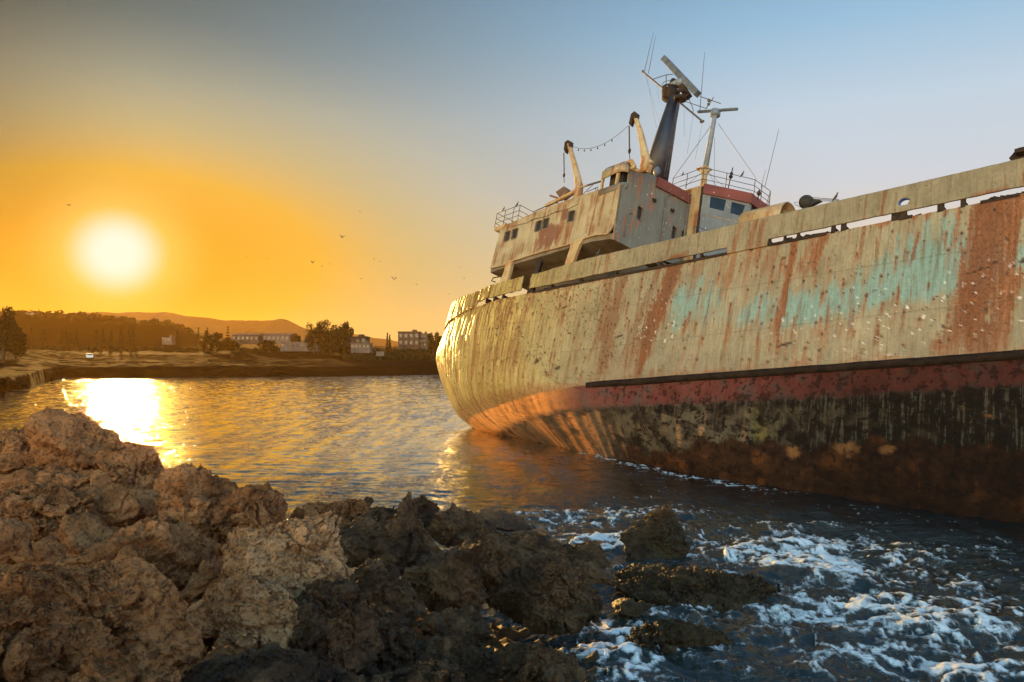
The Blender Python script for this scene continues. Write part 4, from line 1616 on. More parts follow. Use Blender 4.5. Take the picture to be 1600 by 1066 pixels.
# damp the waves far out so the sheet stays level at the edges
wm, wt, wb_ = new_mat('sea_water')
p = coords(wt, True)
fo = wt.node('ShaderNodeAttribute', attribute_name='foam').outputs['Fac']
sh = wt.node('ShaderNodeAttribute', attribute_name='shallow').outputs['Fac']
se = wt.node('ShaderNodeAttribute', attribute_name='sheen').outputs['Fac']
fn1 = wt.noise(wt.scale(p, (1, 1, .2)), 9.0, 10, 0.82, .9)
fn2 = wt.voro(wt.vm('ADD', p, wt.scale(p, (0, 0, 0))), 15.0)
fmask = wt.step(wt.m('ADD', fo, wt.m('MULTIPLY', wt.m('SUBTRACT', fn1, .5), 2.4)), .12, .92)
fmask = wt.m('MULTIPLY', fmask, wt.step(fo, .02, .12))
wc = wt.mix(sh, (0.006, 0.010, 0.011), (0.014, 0.024, 0.024))
wt.put(wb_.inputs['Base Color'], wt.mix(wt.m('MULTIPLY', fmask, .95), wc, (0.66, 0.71, 0.76)))
wt.put(wb_.inputs['Roughness'], wt.m('MULTIPLY_ADD', fmask, .5, .02))
wb_.inputs['IOR'].default_value = 1.45
w1 = wt.noise(wt.scale(p, (.8, 3.2, 1)), 1.5, 4, 0.55, .3)
w2 = wt.noise(wt.scale(p, (.8, 2.6, 1)), 5.5, 5, 0.6, .4)
w3 = wt.noise(wt.scale(p, (1.0, 1.5, 1)), 17.0, 4, 0.6)
hh = wt.m('ADD', wt.m('MULTIPLY', w1, 1.0), wt.m('ADD', wt.m('MULTIPLY', w2, .36), wt.m('MULTIPLY', w3, .09)))
pat = wt.step(wt.noise(wt.scale(p, (1, .45, 1)), .09, 4, .6), .38, .62)
calm = wt.m('MULTIPLY', wt.m('MULTIPLY_ADD', sh, .10, .05), wt.m('MULTIPLY', wt.m('MULTIPLY_ADD', pat, 1.0, .45), wt.m('MULTIPLY_ADD', wt.step(wt.noise(wt.scale(p, (1.0, .16, 1)), 1.0, 5, .65), .44, .56), 1.7, .15)))
bn = wt.bump(hh, 1.0, .1)
wt.l.new(calm, bn.node.inputs['Distance'])
wt.put(wb_.inputs['Normal'], bn)
gl = wt.node('ShaderNodeBsdfGlossy')
wt.put(gl.inputs['Color'], (.95, .95, .95))
gl.inputs['Roughness'].default_value = .05
wt.put(gl.inputs['Normal'], bn)
mx = wt.node('ShaderNodeMixShader')
wt.put(mx.inputs[0], wt.m('MULTIPLY', wt.m('SUBTRACT', 1.0, fmask), wt.m('MULTIPLY', se, .68)))
wt.l.new(wb_.outputs[0], mx.inputs[1])
wt.l.new(gl.outputs[0], mx.inputs[2])
wt.l.new(mx.outputs[0], wm.node_tree.nodes['Material Output'].inputs['Surface'])

V = np.stack([X, Y, h], 1)
nr_, nc_ = len(rad), len(ang)
Fw = grid_faces(nr_, nc_)[:, ::-1]
# outer skirt: far water to the horizon and water at both sides and behind
outer = []
base = len(V)
ring = [i * nc_ for i in range(0, nr_, 20)][::-1]
mesh_np('sea', V, Fw, wm, None, True, {'foam': foam, 'shallow': shal, 'sheen': sst(Y - X * .55, 22, 52) * sst(X + .36 * Y, -6, 8)}).__setitem__('kind', 'structure')
mb = MB()
rr_ = rad[-1]
pts = []
L0 = [(-.80 + 1.6 * i / 60) for i in range(61)]
inner = [(rr_ * math.sin(a), rr_ * math.cos(a), 0) for a in L0]
outerp = [(1800 * math.sin(a), 1800 * math.cos(a), 0) for a in L0]
mb.add(inner + outerp, [(i, i + 1, i + 62, i + 61) for i in range(60)])
e = ang[-1]
for sg in (-1, 1):
    mb.add([(sg * 5 * math.sin(e), 5 * math.cos(e), -.02), (sg * 1800 * math.sin(e), 1800 * math.cos(e), -.02), (sg * 1400, -40, -.02), (sg * 5, -40, -.02)], [(0, 1, 2, 3)])
far = mb.build('open_sea', wm)
far['kind'] = 'structure'

# ------------------------------------------------------------------ rocks
ICO = {}
TX1 = bpy.data.textures.new('craggy', 'MUSGRAVE')
TX1.musgrave_type = 'RIDGED_MULTIFRACTAL'
TX1.noise_scale = .14
TX1.octaves = 5
TX1.lacunarity = 2.1
TX1.dimension_max = .9
TX1.noise_intensity = .8
TX3 = bpy.data.textures.new('fractured', 'VORONOI')
TX3.noise_scale = .42
TX3.weight_1 = -1.0
TX3.weight_2 = 1.0
TX3.noise_intensity = 1.6
TX2 = bpy.data.textures.new('pitted', 'VORONOI')
TX2.noise_scale = .085
TX2.noise_intensity = 1.2


def ico(n):
    if n not in ICO:
        bm = bmesh.new()
        bmesh.ops.create_icosphere(bm, subdivisions=n, radius=1.0)
        v = np.array([x.co[:] for x in bm.verts])
        f_ = np.array([[x.index for x in fc.verts] for fc in bm.faces])
        bm.free()
        ICO[n] = (v, f_)
    return ICO[n]


def rock(px, py, w, h_, d, rot=0.0, mat='rockdry', seed=0, deep=1.0, label='', sub=6, name='boulder', group='boulders heaped along the shore', blocky=1.0, rough=1.0, taper=None):
    c = at(px, py, d)
    sx, sz = .955 * w / 2 * d / F, .955 * h_ / 2 * d / F
    sy = deep * (sx + sz) / 2
    v, f_ = ico(sub)
    rs = np.random.RandomState(seed * 7 + 3)
    # blocky body: soft intersection of half-spaces
    N_ = rs.normal(size=(16, 3))
    N_ /= np.linalg.norm(N_, axis=1)[:, None]
    off = rs.uniform(.78, 1.0, 16)
    wv = v + .16 * np.stack([f3(v * 1.7, 2, seed + k) for k in (1, 2, 3)], 1)
    dn = np.clip(wv @ N_.T, .05, None) / off
    r = (dn ** 9).sum(1) ** (-1 / 9.)
    r = r * blocky + (1 - blocky) * .95
    r = r / np.percentile(r, 80)
    r = r * (1 + .17 * f3(v * 1.5, 3, seed + 5))
    P = v * r[:, None]
    tp = taper or (.34 if mat == 'rockwet' else .20)
    zt = np.clip(P[:, 2:3], -1, 1)
    P = P * np.concatenate([1 - tp * zt, 1 - tp * zt, np.ones_like(zt)], 1)
    P = P * np.array([sx, sy, sz])
    a = math.radians(rot)
    Rm = np.array([[math.cos(a), 0, math.sin(a)], [0, 1, 0], [-math.sin(a), 0, math.cos(a)]])
    P = P @ Rm.T
    nrm = P / (np.array([sx, sy, sz]) ** 2)
    nrm /= np.linalg.norm(nrm, axis=1)[:, None]
    s0 = min(1.0, (sx + sz) / 1.4)
    Q = P + c
    det = .13 * f3(Q * 1.25 + seed, 2, seed + 9)
    rid = .5 - np.abs(f3(Q * 2.4 + seed * 2, 2, seed + 12)) * 1.8
    det = det + (.05 if mat == 'rockwet' else .03) * rid * rough
    det = det + (.04 if mat == 'rockwet' else .018) * (.4 - np.abs(n3(Q * 6.0, seed + 14)) * 2) * rough
    cav = np.clip(f3(Q * 5.5, 2, seed + 15) - .12, 0, 1)
    det = det - .17 * cav * rough
    crk = np.exp(-(n3(Q * 1.15 + seed, seed + 21) / .04) ** 2) + .7 * np.exp(-(n3(Q * 2.3 - seed, seed + 22) / .05) ** 2)
    det = det - .20 * crk * np.clip(.5 + n3(Q * .8, seed + 23) * 2, 0, 1)
    det = det + .022 * (.4 - np.abs(n3(Q * 14, seed + 18)) * 2) * rough
    P = P + nrm * (det * (.55 + .45 * s0))[:, None]
    o = mesh_np(name, P, f_, M[mat], None, True)
    o.location = tuple(c)
    if sub >= 6 and d < 25:
        s_ = o.modifiers.new('finer', 'SUBSURF')
        s_.subdivision_type = 'SIMPLE'
        s_.levels = s_.render_levels = 1
        for tx_, st in ((TX3, .10), (TX1, .022 if mat != 'rockwet' else .034), (TX2, .012)):
            m_ = o.modifiers.new('relief', 'DISPLACE')
            m_.texture = tx_
            m_.texture_coords = 'GLOBAL'
            m_.strength = st * rough
            m_.mid_level = .5
    tag(o, label, 'rock', group)
    return o


R_ = [
    # px, py, w, h, dist, rot, mat, seed, deep, label, sub
    (48, 702, 190, 92, 17.0, -4, 'rockdry', 1, 1.3, 'long flat-topped brown boulder at the left end of the shore pile skyline', 6),
    (138, 702, 124, 118, 16.7, 12, 'rockdry', 102, 1.1, 'tallest brown boulder with a pointed hump, in front of the sun glitter', 6),
    (80, 752, 190, 60, 16.0, 3, 'rockdry', 53, 1.0, 'long low stone in shadow under the flat-topped skyline boulder', 5),
    (150, 785, 90, 66, 14.9, 0, 'rockdry', 54, 1.0, 'brown stone plugging the gap left of the small upright stone', 5),
    (227, 748, 72, 132, 15.8, -4, 'rockdry', 203, 1.1, 'narrow upright boulder standing right of the sun glitter gap', 6),
    (178, 748, 84, 62, 16.4, 8, 'rockdry', 204, 1.0, 'tilted boulder wedged in the gap beneath the two skyline boulders', 5),
    (318, 795, 138, 150, 14.0, -10, 'rockdry', 205, 1.0, 'big craggy brown boulder between the upright stone and the small round one', 6),
    (385, 812, 130, 110, 13.6, 25, 'rockdry', 6, 1.0, 'rounded boulder leaning on the craggy one above the pale boulder', 6),
    (412, 780, 66, 56, 14.6, 20, 'rockdry', 7, 1.0, 'small round boulder at the water edge, last of the left pile', 5),
    (232, 805, 92, 100, 14.6, 8, 'rockdry', 208, 1.0, 'rounded block directly under the narrow upright boulder', 5),
    (70, 800, 185, 105, 13.2, 8, 'rockdry', 9, 1.0, 'wide sloping boulder below the flat-topped skyline boulder', 6),
    (185, 795, 64, 76, 13.8, 0, 'rockdry', 10, 1.0, 'small upright stone in the middle of the left pile', 5),
    (180, 838, 34, 34, 12.6, 0, 'rockdry', 11, 1.0, 'fist-like little stone under the small upright stone', 4),
    (140, 845, 100, 70, 12.2, 16, 'rockdry', 12, 1.0, 'mid-sized brown stone left of the broad slab', 5),
    (255, 862, 200, 130, 11.6, 14, 'rockdry', 13, 1.1, 'broad slab-like boulder sloping down towards the pale boulder', 6),
    (10, 842, 80, 90, 10.6, 0, 'rockdry', 14, 1.0, 'rounded boulder cut by the left edge of the view', 5),
    (72, 868, 100, 56, 10.6, 6, 'rockdry', 15, 1.0, 'low stone squeezed between the left edge boulder and the big one below', 5),
    (205, 900, 90, 80, 10.4, 0, 'rockdry', 16, 1.0, 'brown stone above the dark cleft beside the biggest foreground boulder', 5),
    (118, 985, 320, 250, 7.6, 20, 'rockdry', 17, 1.0, 'biggest foreground boulder, brown and pitted, filling the lower left', 7),
    (5, 1010, 130, 200, 6.6, 0, 'rockdry', 18, 1.0, 'brown boulder at the lower left corner', 6),
    (200, 1075, 190, 90, 6.3, 0, 'rockdry', 19, 1.0, 'low brown rock along the bottom edge under the biggest boulder', 6),
    (435, 882, 180, 165, 10.2, 14, 'rockpale', 20, 1.0, 'pale tan boulder, the lightest one, in the centre of the pile', 7),
    (395, 958, 150, 150, 9.2, -10, 'rockpale', 21, 1.0, 'tan boulder bulging below and left of the pale one', 6),
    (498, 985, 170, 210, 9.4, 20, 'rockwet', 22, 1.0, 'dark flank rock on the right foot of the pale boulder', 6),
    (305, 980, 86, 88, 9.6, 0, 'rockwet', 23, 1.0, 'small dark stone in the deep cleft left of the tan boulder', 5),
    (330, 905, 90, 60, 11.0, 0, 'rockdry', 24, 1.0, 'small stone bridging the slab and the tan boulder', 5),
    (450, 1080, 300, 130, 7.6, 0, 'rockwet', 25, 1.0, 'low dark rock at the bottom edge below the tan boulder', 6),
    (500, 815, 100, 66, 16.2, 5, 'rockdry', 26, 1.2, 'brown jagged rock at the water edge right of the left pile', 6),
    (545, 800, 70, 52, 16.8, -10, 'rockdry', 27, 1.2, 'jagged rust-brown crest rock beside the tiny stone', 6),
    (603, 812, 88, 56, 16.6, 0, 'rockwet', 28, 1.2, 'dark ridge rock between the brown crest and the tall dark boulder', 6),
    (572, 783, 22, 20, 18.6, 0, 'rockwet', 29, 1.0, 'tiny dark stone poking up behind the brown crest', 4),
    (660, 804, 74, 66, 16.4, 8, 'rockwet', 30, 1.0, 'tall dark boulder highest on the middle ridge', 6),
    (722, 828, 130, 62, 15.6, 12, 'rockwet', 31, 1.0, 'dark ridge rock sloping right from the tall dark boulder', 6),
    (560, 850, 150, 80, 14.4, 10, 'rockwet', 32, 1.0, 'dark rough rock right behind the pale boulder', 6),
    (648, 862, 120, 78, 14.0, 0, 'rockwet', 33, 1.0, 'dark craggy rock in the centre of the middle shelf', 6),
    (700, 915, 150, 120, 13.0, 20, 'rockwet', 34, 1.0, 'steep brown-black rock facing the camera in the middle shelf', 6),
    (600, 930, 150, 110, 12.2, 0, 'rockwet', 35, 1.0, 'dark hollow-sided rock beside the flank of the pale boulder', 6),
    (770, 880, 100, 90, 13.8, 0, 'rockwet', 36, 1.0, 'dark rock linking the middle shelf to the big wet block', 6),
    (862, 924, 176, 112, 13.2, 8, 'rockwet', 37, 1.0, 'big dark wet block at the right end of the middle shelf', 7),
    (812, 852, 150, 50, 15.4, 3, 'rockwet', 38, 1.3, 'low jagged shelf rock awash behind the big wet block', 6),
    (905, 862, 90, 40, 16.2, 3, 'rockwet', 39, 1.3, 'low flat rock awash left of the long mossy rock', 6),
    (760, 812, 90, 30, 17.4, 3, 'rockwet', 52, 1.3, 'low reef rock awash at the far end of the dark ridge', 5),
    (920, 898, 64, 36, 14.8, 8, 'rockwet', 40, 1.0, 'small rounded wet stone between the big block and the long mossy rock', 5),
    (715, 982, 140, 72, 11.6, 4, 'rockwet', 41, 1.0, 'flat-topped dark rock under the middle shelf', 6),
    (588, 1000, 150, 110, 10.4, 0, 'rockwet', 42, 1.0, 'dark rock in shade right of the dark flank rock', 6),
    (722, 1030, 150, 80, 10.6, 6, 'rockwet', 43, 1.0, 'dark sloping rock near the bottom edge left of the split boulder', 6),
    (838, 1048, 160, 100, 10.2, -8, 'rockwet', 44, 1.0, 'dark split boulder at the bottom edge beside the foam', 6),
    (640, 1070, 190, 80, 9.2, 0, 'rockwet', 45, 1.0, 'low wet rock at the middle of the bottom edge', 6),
    (1036, 826, 96, 84, 20.2, 14, 'rockwet', 46, 1.0, 'lone dark pyramid-shaped rock standing out in the water', 6),
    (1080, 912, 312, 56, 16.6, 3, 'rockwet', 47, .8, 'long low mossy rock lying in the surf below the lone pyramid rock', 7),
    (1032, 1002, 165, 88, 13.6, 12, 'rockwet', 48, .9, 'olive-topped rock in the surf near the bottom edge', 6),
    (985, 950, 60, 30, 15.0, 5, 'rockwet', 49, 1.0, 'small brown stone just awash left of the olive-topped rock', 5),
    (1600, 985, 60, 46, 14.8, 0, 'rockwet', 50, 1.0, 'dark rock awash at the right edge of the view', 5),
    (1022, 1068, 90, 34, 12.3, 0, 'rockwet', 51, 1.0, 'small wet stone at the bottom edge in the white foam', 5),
]
for (px, py, w, h_, d, rot, mat, sd, dp, lab, sub) in R_:
    rock(px, py, w, h_, d, rot, mat, sd, dp, lab, sub, rough=1.0, taper=.62 if sd == 46 else None)

# bedrock under and between the boulders, running on behind the camera
gx = np.arange(-26, 7.0, .09)
gy = np.arange(-14, 23.0, .09)
GX, GY = np.meshgrid(gx, gy)
x, y = GX.ravel(), GY.ravel()
left = sst(-x, -1.5, 6.5)
hgt = .10 + 1.15 * left
hgt = hgt - 2.6 * sst(y, 13.5, 19.5) * (1 - left) - 2.8 * sst(y, 16.5, 19.5) * left
hgt = hgt - 1.9 * sst(x, 1.4, 3.0)
hgt = hgt + 2.6 * sst(6.5 - y, 0, 5)
ridge_ = .5 - np.abs(f2(x * .8, y * .8, 4, 120)) * 2
hgt = hgt + .22 * ridge_ + .16 * f2(x * 3, y * 3, 3, 121) - .35 * np.clip(f2(x * 1.3, y * 1.3, 2, 122), 0, 1)
hgt = np.clip(hgt, -2.5, 3.3)
bed = mesh_np('rocky_shore', np.stack([x, y, hgt], 1), grid_faces(len(gy), len(gx)), M['rockdry'], None, True)
for tx_, st in ((TX3, .22), (TX1, .06)):
    m_ = bed.modifiers.new('relief', 'DISPLACE')
    m_.texture = tx_
    m_.texture_coords = 'GLOBAL'
    m_.strength = st
    m_.mid_level = .5
bed['kind'] = 'structure'
sb = MB()
sb.box((0, 850, -8.6), (3000, 2000, .3))
seabed = sb.build('seabed', M['rockwet'])
seabed['kind'] = 'structure'

# ------------------------------------------------------------------ far shore
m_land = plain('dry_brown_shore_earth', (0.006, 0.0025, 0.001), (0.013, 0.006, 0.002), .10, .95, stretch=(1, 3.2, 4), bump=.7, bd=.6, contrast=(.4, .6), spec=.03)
m_hill = plain('scrubby_hillside', (0.03, 0.02, 0.01), (0.07, 0.05, 0.025), .06, .95, stretch=(1, 1, 1), bump=.6, bd=1.0, spec=.05)
m_mtn = plain('distant_ridge_rock', (0.05, 0.035, 0.018), (0.08, 0.055, 0.03), .01, .95, bump=0, spec=.05)
M['leaf'] = plain('dusty_dark_foliage', (0.012, 0.012, 0.005), (0.035, 0.030, 0.012), .9, .9, bump=0, spec=.05)
M['bark'] = plain('grey_brown_bark', (0.05, 0.035, 0.025), (0.10, 0.075, 0.05), 4, .9, spec=.05)
M['wall1'] = plain('weathered_render_wall', (0.05, 0.036, 0.026), (0.08, 0.06, 0.042), .6, .9, bump=.1, spec=.05)
M['wall2'] = plain('pale_render_wall', (0.10, 0.08, 0.06), (0.15, 0.12, 0.095), .6, .9, bump=.1, spec=.05)
M['glass'] = plain('dark_house_window', (0.02, 0.025, 0.03), (0.04, 0.045, 0.05), 2, .2, bump=0)
M['tile'] = plain('brown_roof_tile', (0.16, 0.08, 0.05), (0.22, 0.12, 0.08), 2, .9, spec=.05)

M['land'] = m_land
# coast line as seen: px -> distance of the water's edge
cx_ = np.array([-400, -60, 0, 50, 70, 95, 180, 400, 560, 640, 700, 1100, 2200])
cd_ = np.array([70, 96, 108, 128, 150, 172, 178, 181, 190, 200, 205, 215, 240.])


def land(x, y):
    px = CX + F * x / np.maximum(y, 1)
    wob = 4 * f2(x * .05, y * 0, 4, 130)
    dc = np.interp(px, cx_, cd_) + wob
    s = y - dc
    z = -3.0 + 3.0 * sst(s, -7, 0)
    cliff = 2.3 + .5 * f2(x * .03, y * .01, 2, 131)
    z = z + cliff * sst(s + 1.8 * f2(x * .15, y * .10, 3, 132), -.5, 5.5)
    z = z + (3.5 - cliff) * sst(s, 6, 40) * .9 + 3.1 * sst(s, 35, 125)
    z = z + (.45 * f2(x * .08, y * .25, 4, 133) + .35 * (.5 - np.abs(f2(x * .2, y * .5, 3, 134)))) * sst(s, -2, 6)
    # near-left rock platforms
    z = z * (1 - .25 * sst(170 - y, 0, 40))
    # hill behind the left half
    hp = np.interp(px, [-500, -100, 30, 60, 110, 145, 170, 195, 225, 255, 270, 290, 310, 340, 380, 900], [490, 489, 489, 491, 492, 493, 497, 499, 501, 504, 508, 515, 520, 526, 540, 545])
    hz = (HOR - hp) / F * 560 + HC
    k = sst(y, 330, 560)
    z = z + np.maximum(hz - 6.5, 0) * k ** 1.2 + k * 1.6 * f2(x * .03, y * .03, 4, 135)
    return z


yy = np.concatenate([np.arange(88, 260, .7), 260 * np.exp(np.arange(0, 200) * .0125)])
yy = yy[yy < 1230]
uu = np.linspace(-.86, 1.1, 560)
U_, Yg = np.meshgrid(uu, yy)
Xl, Yl = (U_ * Yg).ravel(), Yg.ravel()
Zl = land(Xl, Yl)
fl = grid_faces(len(yy), len(uu))
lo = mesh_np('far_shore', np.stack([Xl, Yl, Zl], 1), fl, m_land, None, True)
lo['kind'] = 'structure'
# mountains
for nm, dist, prof_, sd in (('mountain_ridge', 1400, [(-400, 500), (0, 498), (120, 489), (170, 488), (230, 488), (265, 489), (300, 494), (350, 500), (380, 500), (430, 501), (441, 498), (455, 503), (480, 516), (520, 530), (600, 545), (900, 552)], 1),
                            ('far_mountain_ridge', 1600, [(-400, 515), (200, 515), (380, 515), (440, 518), (500, 520), (560, 523), (620, 533), (700, 541), (760, 548), (900, 550), (1600, 552)], 2)):
    pxs = np.linspace(-300, 1500, 500)
    hz = np.interp(pxs, [a for a, b in prof_], [b for a, b in prof_])
    hz = (HOR - hz) / F * dist + HC + 3.0 * f2(pxs * .03, pxs * 0, 4, 140 + sd)
    rows_ = []
    for t in np.linspace(0, 1, 14):
        s_ = math.sin(t * math.pi)
        dd = dist + (t - .5) * 320
        xx = (pxs - CX) / F * dist
        rows_.append(np.stack([xx, np.full_like(xx, dd), -3 + (hz + 3) * s_ ** .8 + 5 * f2(xx * .006, xx * 0 + t * 5, 3, 145) * s_ * (1 - s_)], 1))
    o = mesh_np(nm, np.concatenate(rows_), grid_faces(14, 500), m_mtn, None, True)
    o['kind'] = 'structure'


def gz(x, y):
    return float(land(np.array([x]), np.array([y]))[0])


# ---------- vegetation of the far shore
def leaf_cloud(cl, n, size, rs):
    """n small leaf clumps on the ellipsoids cl = [(c, r)]"""
    vs, fs = [], []
    for i in range(n):
        c, r = cl[rs.randint(len(cl))]
        d = rs.normal(size=3)
        d /= np.linalg.norm(d)
        p = np.array(c) + d * np.array(r) * rs.uniform(.45, 1.05)
        a, b = rs.normal(size=3), rs.normal(size=3)
        a /= np.linalg.norm(a)
        b -= a * np.dot(a, b)
        b /= np.linalg.norm(b)
        s = size * rs.uniform(.5, 1.3)
        k = len(vs)
        vs += [p - a * s, p + b * s * .6, p + a * s, p - b * s * .6]
        fs.append((k, k + 1, k + 2, k + 3))
    return vs, fs


def tree(name, x, y, hgt, wid, label, kind='round', seed=0, group='trees on the far shore', z=None):
    rs = np.random.RandomState(seed + 50)
    t = empty(name, (x, y, (gz(x, y) if z is None else z) - .15))
    tag(t, label, 'tree', group)
    mb = MB()
    cl = []
    if kind == 'cypress':
        mb.tube([(0, 0, 0), (0, 0, hgt * .9)], [.16, .04], 6)
        for k in range(9):
            u = k / 8
            cl.append(((rs.normal() * .05, rs.normal() * .05, hgt * (.10 + .86 * u)), (wid / 2 * (1 - u ** 1.6) + .08, wid / 2 * (1 - u ** 1.6) + .08, hgt * .09)))
        n, s = 420, .28
    elif kind == 'pine':
        mb.tube([(0, 0, 0), (.1, 0, hgt * .95)], [.2, .05], 6)
        for k in range(7):
            u = k / 6
            cl.append(((0, 0, hgt * (.3 + .66 * u)), (wid / 2 * (1.05 - u), wid / 2 * (1.05 - u), .22)))
        n, s = 300, .32
    else:
        mb.tube([(0, 0, 0), (.1, 0, hgt * .35), (.0, .1, hgt * .6)], [.34, .24, .1], 7)
        for k in range(int(8 + wid)):
            a = rs.uniform(0, 6.28)
            u = rs.uniform(.22, .90)
            rr2 = wid / 2 * math.sqrt(max(.1, 1 - ((u - .58) / .5) ** 2)) * rs.uniform(.45, .85)
            c = (rr2 * math.cos(a), rr2 * math.sin(a), hgt * u)
            q = rs.uniform(.15, .25)
            cl.append((c, (wid * q, wid * q, hgt * q * .8)))
            mb.tube([(0, 0, hgt * rs.uniform(.25, .5)), c], [.10, .03], 5)
        cl.append(((0, 0, hgt * .62), (wid * .26, wid * .26, hgt * .26)))
        n, s = 2600, .30
    mb.build('trunk', M['bark'], t)
    vs, fs = leaf_cloud(cl, n, s, rs)
    mb = MB()
    mb.add(vs, fs)
    me = bpy.data.meshes.new('crown')
    me.from_pydata([tuple(v) for v in vs], [], fs)
    me.materials.append(M['leaf'])
    o = bpy.data.objects.new('crown', me)
    C.objects.link(o)
    o.parent = t
    return t


def P(px, d):
    return (px - CX) / F * d, d


T = []
k = 0
for px, d, top, w, lab in [(5, 165, 482, 42, 'large dark bushy tree at the left edge above the rock platform'), (24, 175, 497, 34, 'smaller bushy tree beside the large one at the left edge')]:
    x, y = P(px, d)
    z0 = gz(x, y)
    hh_ = (HOR - top) / F * d + HC - z0
    tree('bushy_tree', x, y, hh_, w * d / F, lab, 'round', 100 + k)
    k += 1
for px, d, top, w, lab in [(491, 262, 503, 30, 'leftmost round tree of the tall clump in front of the mountain'), (510, 268, 499, 34, 'highest round tree in the middle of the tall clump'),
                           (531, 262, 503, 32, 'round tree at the right side of the tall clump, left of the grey house'), (545, 270, 502, 22, 'slim leafy tree behind the grey house roof'),
                           (520, 255, 517, 42, 'low wide tree at the foot of the tall clump'),
                           (322, 285, 514, 14, 'palm-like scrubby tree on the skyline where the hill runs out'), (338, 280, 520, 22, 'scrubby tree left of the long low houses'),
                           (458, 300, 521, 12, 'small tree at the right end of the long low house'), (465, 290, 522, 12, 'small tree on the gable side of the long low house'),
                           (676, 270, 522, 16, 'dark shrubby tree right of the block of flats'), (688, 262, 521, 18, 'dark shrubby tree touching the ship outline'),
                           (239, 520, 499, 7, 'single round tree on the hill crest'), (209, 520, 497, 9, 'round bush on the hill crest left of the single round tree'),
                           (362, 290, 527, 26, 'wide scrubby tree in front of the first low house'), (420, 270, 531, 30, 'wide dark shrub tree in front of the long low house')]:
    x, y = P(px, d)
    z0 = gz(x, y)
    hh_ = max((HOR - top) / F * d + HC - z0, 1.5)
    tree('bushy_tree', x, y, hh_, w * d / F, lab, 'round', 100 + k)
    k += 1
for px, top in [(49, 511), (69, 515), (96, 517), (103, 519), (111, 521), (119, 516), (150, 515), (161, 514), (174, 517), (188, 510), (201, 511), (207, 511), (276, 518)]:
    d = 320
    x, y = P(px, d)
    hh_ = (HOR - top) / F * d + HC - gz(x, y)
    tree('cypress_tree', x, y, max(hh_, 2.5), 1.6, 'slender dark cypress in the hazy row below the hill', 'cypress', 200 + k, 'cypress row below the hill')
    k += 1
for px, d, top, lab in [(605, 300, 520, 'tall cypress of the pair left of the block of flats'), (609, 305, 523, 'shorter cypress of the pair left of the block of flats')]:
    x, y = P(px, d)
    tree('cypress_tree', x, y, (HOR - top) / F * d + HC - gz(x, y), 1.1, lab, 'cypress', 200 + k)
    k += 1
for px, d, top, lab in [(324, 300, 511, 'small conifer with layered branches on the skyline right of the hill'), (356, 300, 509, 'thin layered conifer standing above the first low house'), (310, 310, 511, 'thin conifer at the lower end of the hill crest')]:
    x, y = P(px, d)
    tree('conifer_tree', x, y, (HOR - top) / F * d + HC - gz(x, y), 2.6, lab, 'pine', 200 + k)
    k += 1

# scrub on the flat land and the hill: ground cover
rs = np.random.RandomState(77)
vs, fs = [], []
for i in range(900):
    if i < 430:
        px, d = rs.uniform(20, 740), rs.uniform(285, 330)
        s = rs.uniform(.7, 1.8)
    elif i < 600:
        px, d = rs.uniform(-20, 300), rs.uniform(480, 590)
        s = rs.uniform(.8, 2.2)
    else:
        px, d = rs.uniform(540, 720), rs.uniform(228, 285)
        s = rs.uniform(.4, 1.5)
    x, y = P(px, d)
    z = gz(x, y)
    v1, f1 = leaf_cloud([((x, y, z + s * .35), (s * 1.4, s, s * .7))], 34, .42 if d < 400 else .7, rs)
    fs += [tuple(a + len(vs) for a in q) for q in f1]
    vs += v1
me = bpy.data.meshes.new('scrub')
me.from_pydata([tuple(v) for v in vs], [], fs)
me.materials.append(M['leaf'])
o = bpy.data.objects.new('scrub', me)
C.objects.link(o)
tag(o, 'low dark scrub and hedges covering the flat land and the hill', 'scrub', None, 'stuff')


# ---------- houses of the far shore
def house_(name, px0, px1, top, base, d, label, wall='wall1', depth=8, storeys=2, nwin=4, flat=True, group='houses on the far shore', balcony=False):
    x0, x1 = (px0 - CX) / F * d, (px1 - CX) / F * d
    z1 = (HOR - top) / F * d + HC
    z0 = (HOR - base) / F * d + HC
    w, h = x1 - x0, z1 - z0
    t = empty(name, ((x0 + x1) / 2, d, z0 - 1.2))
    tag(t, label, 'house', group)
    mb = MB()
    mb.box((0, depth / 2, (h + 1.2) / 2), (w, depth, h + 1.2))
    mb.build('wall', M[wall], t)
    mb = MB()
    if flat:
        mb.box((0, depth / 2, h + 1.2 + .12), (w + .5, depth + .5, .24))
        mb.box((w * .22, depth / 2, h + 1.2 + .6), (w * .2, 2.5, .8))
    else:
        mb.prism([(-w / 2 - .3, -.3, h + 1.2), (-w / 2 - .3, depth + .3, h + 1.2), (-w / 2 - .3 + w * .04, depth / 2, h + 1.2 + min(1.6, h * .4))], (w + .6, 0, 0))
    mb.build('roof', M['tile' if not flat else wall], t)
    sh = h / storeys
    for s in range(storeys):
        for i in range(nwin):
            cx2 = -w / 2 + w * (i + .5) / nwin
            zc = 1.2 + sh * (s + .5)
            mb = MB()
            ww, hw = w / nwin * .52, sh * .52
            mb.box((cx2, -.02, zc), (ww, .08, hw))
            wn = mb.build('window', M['glass'], t)
            mb = MB()
            mb.box((cx2, -.08, zc - hw / 2 - .06), (ww + .2, .22, .10))
            mb.build('sill', M['wall2'], wn)
        if balcony and s:
            mb = MB()
            mb.box((0, -.7, 1.2 + sh * s), (w * .96, 1.4, .16))
            mb.box((0, -1.38, 1.2 + sh * s + .5), (w * .96, .06, .85))
            mb.build('balcony', M['wall2'], t)
    return t


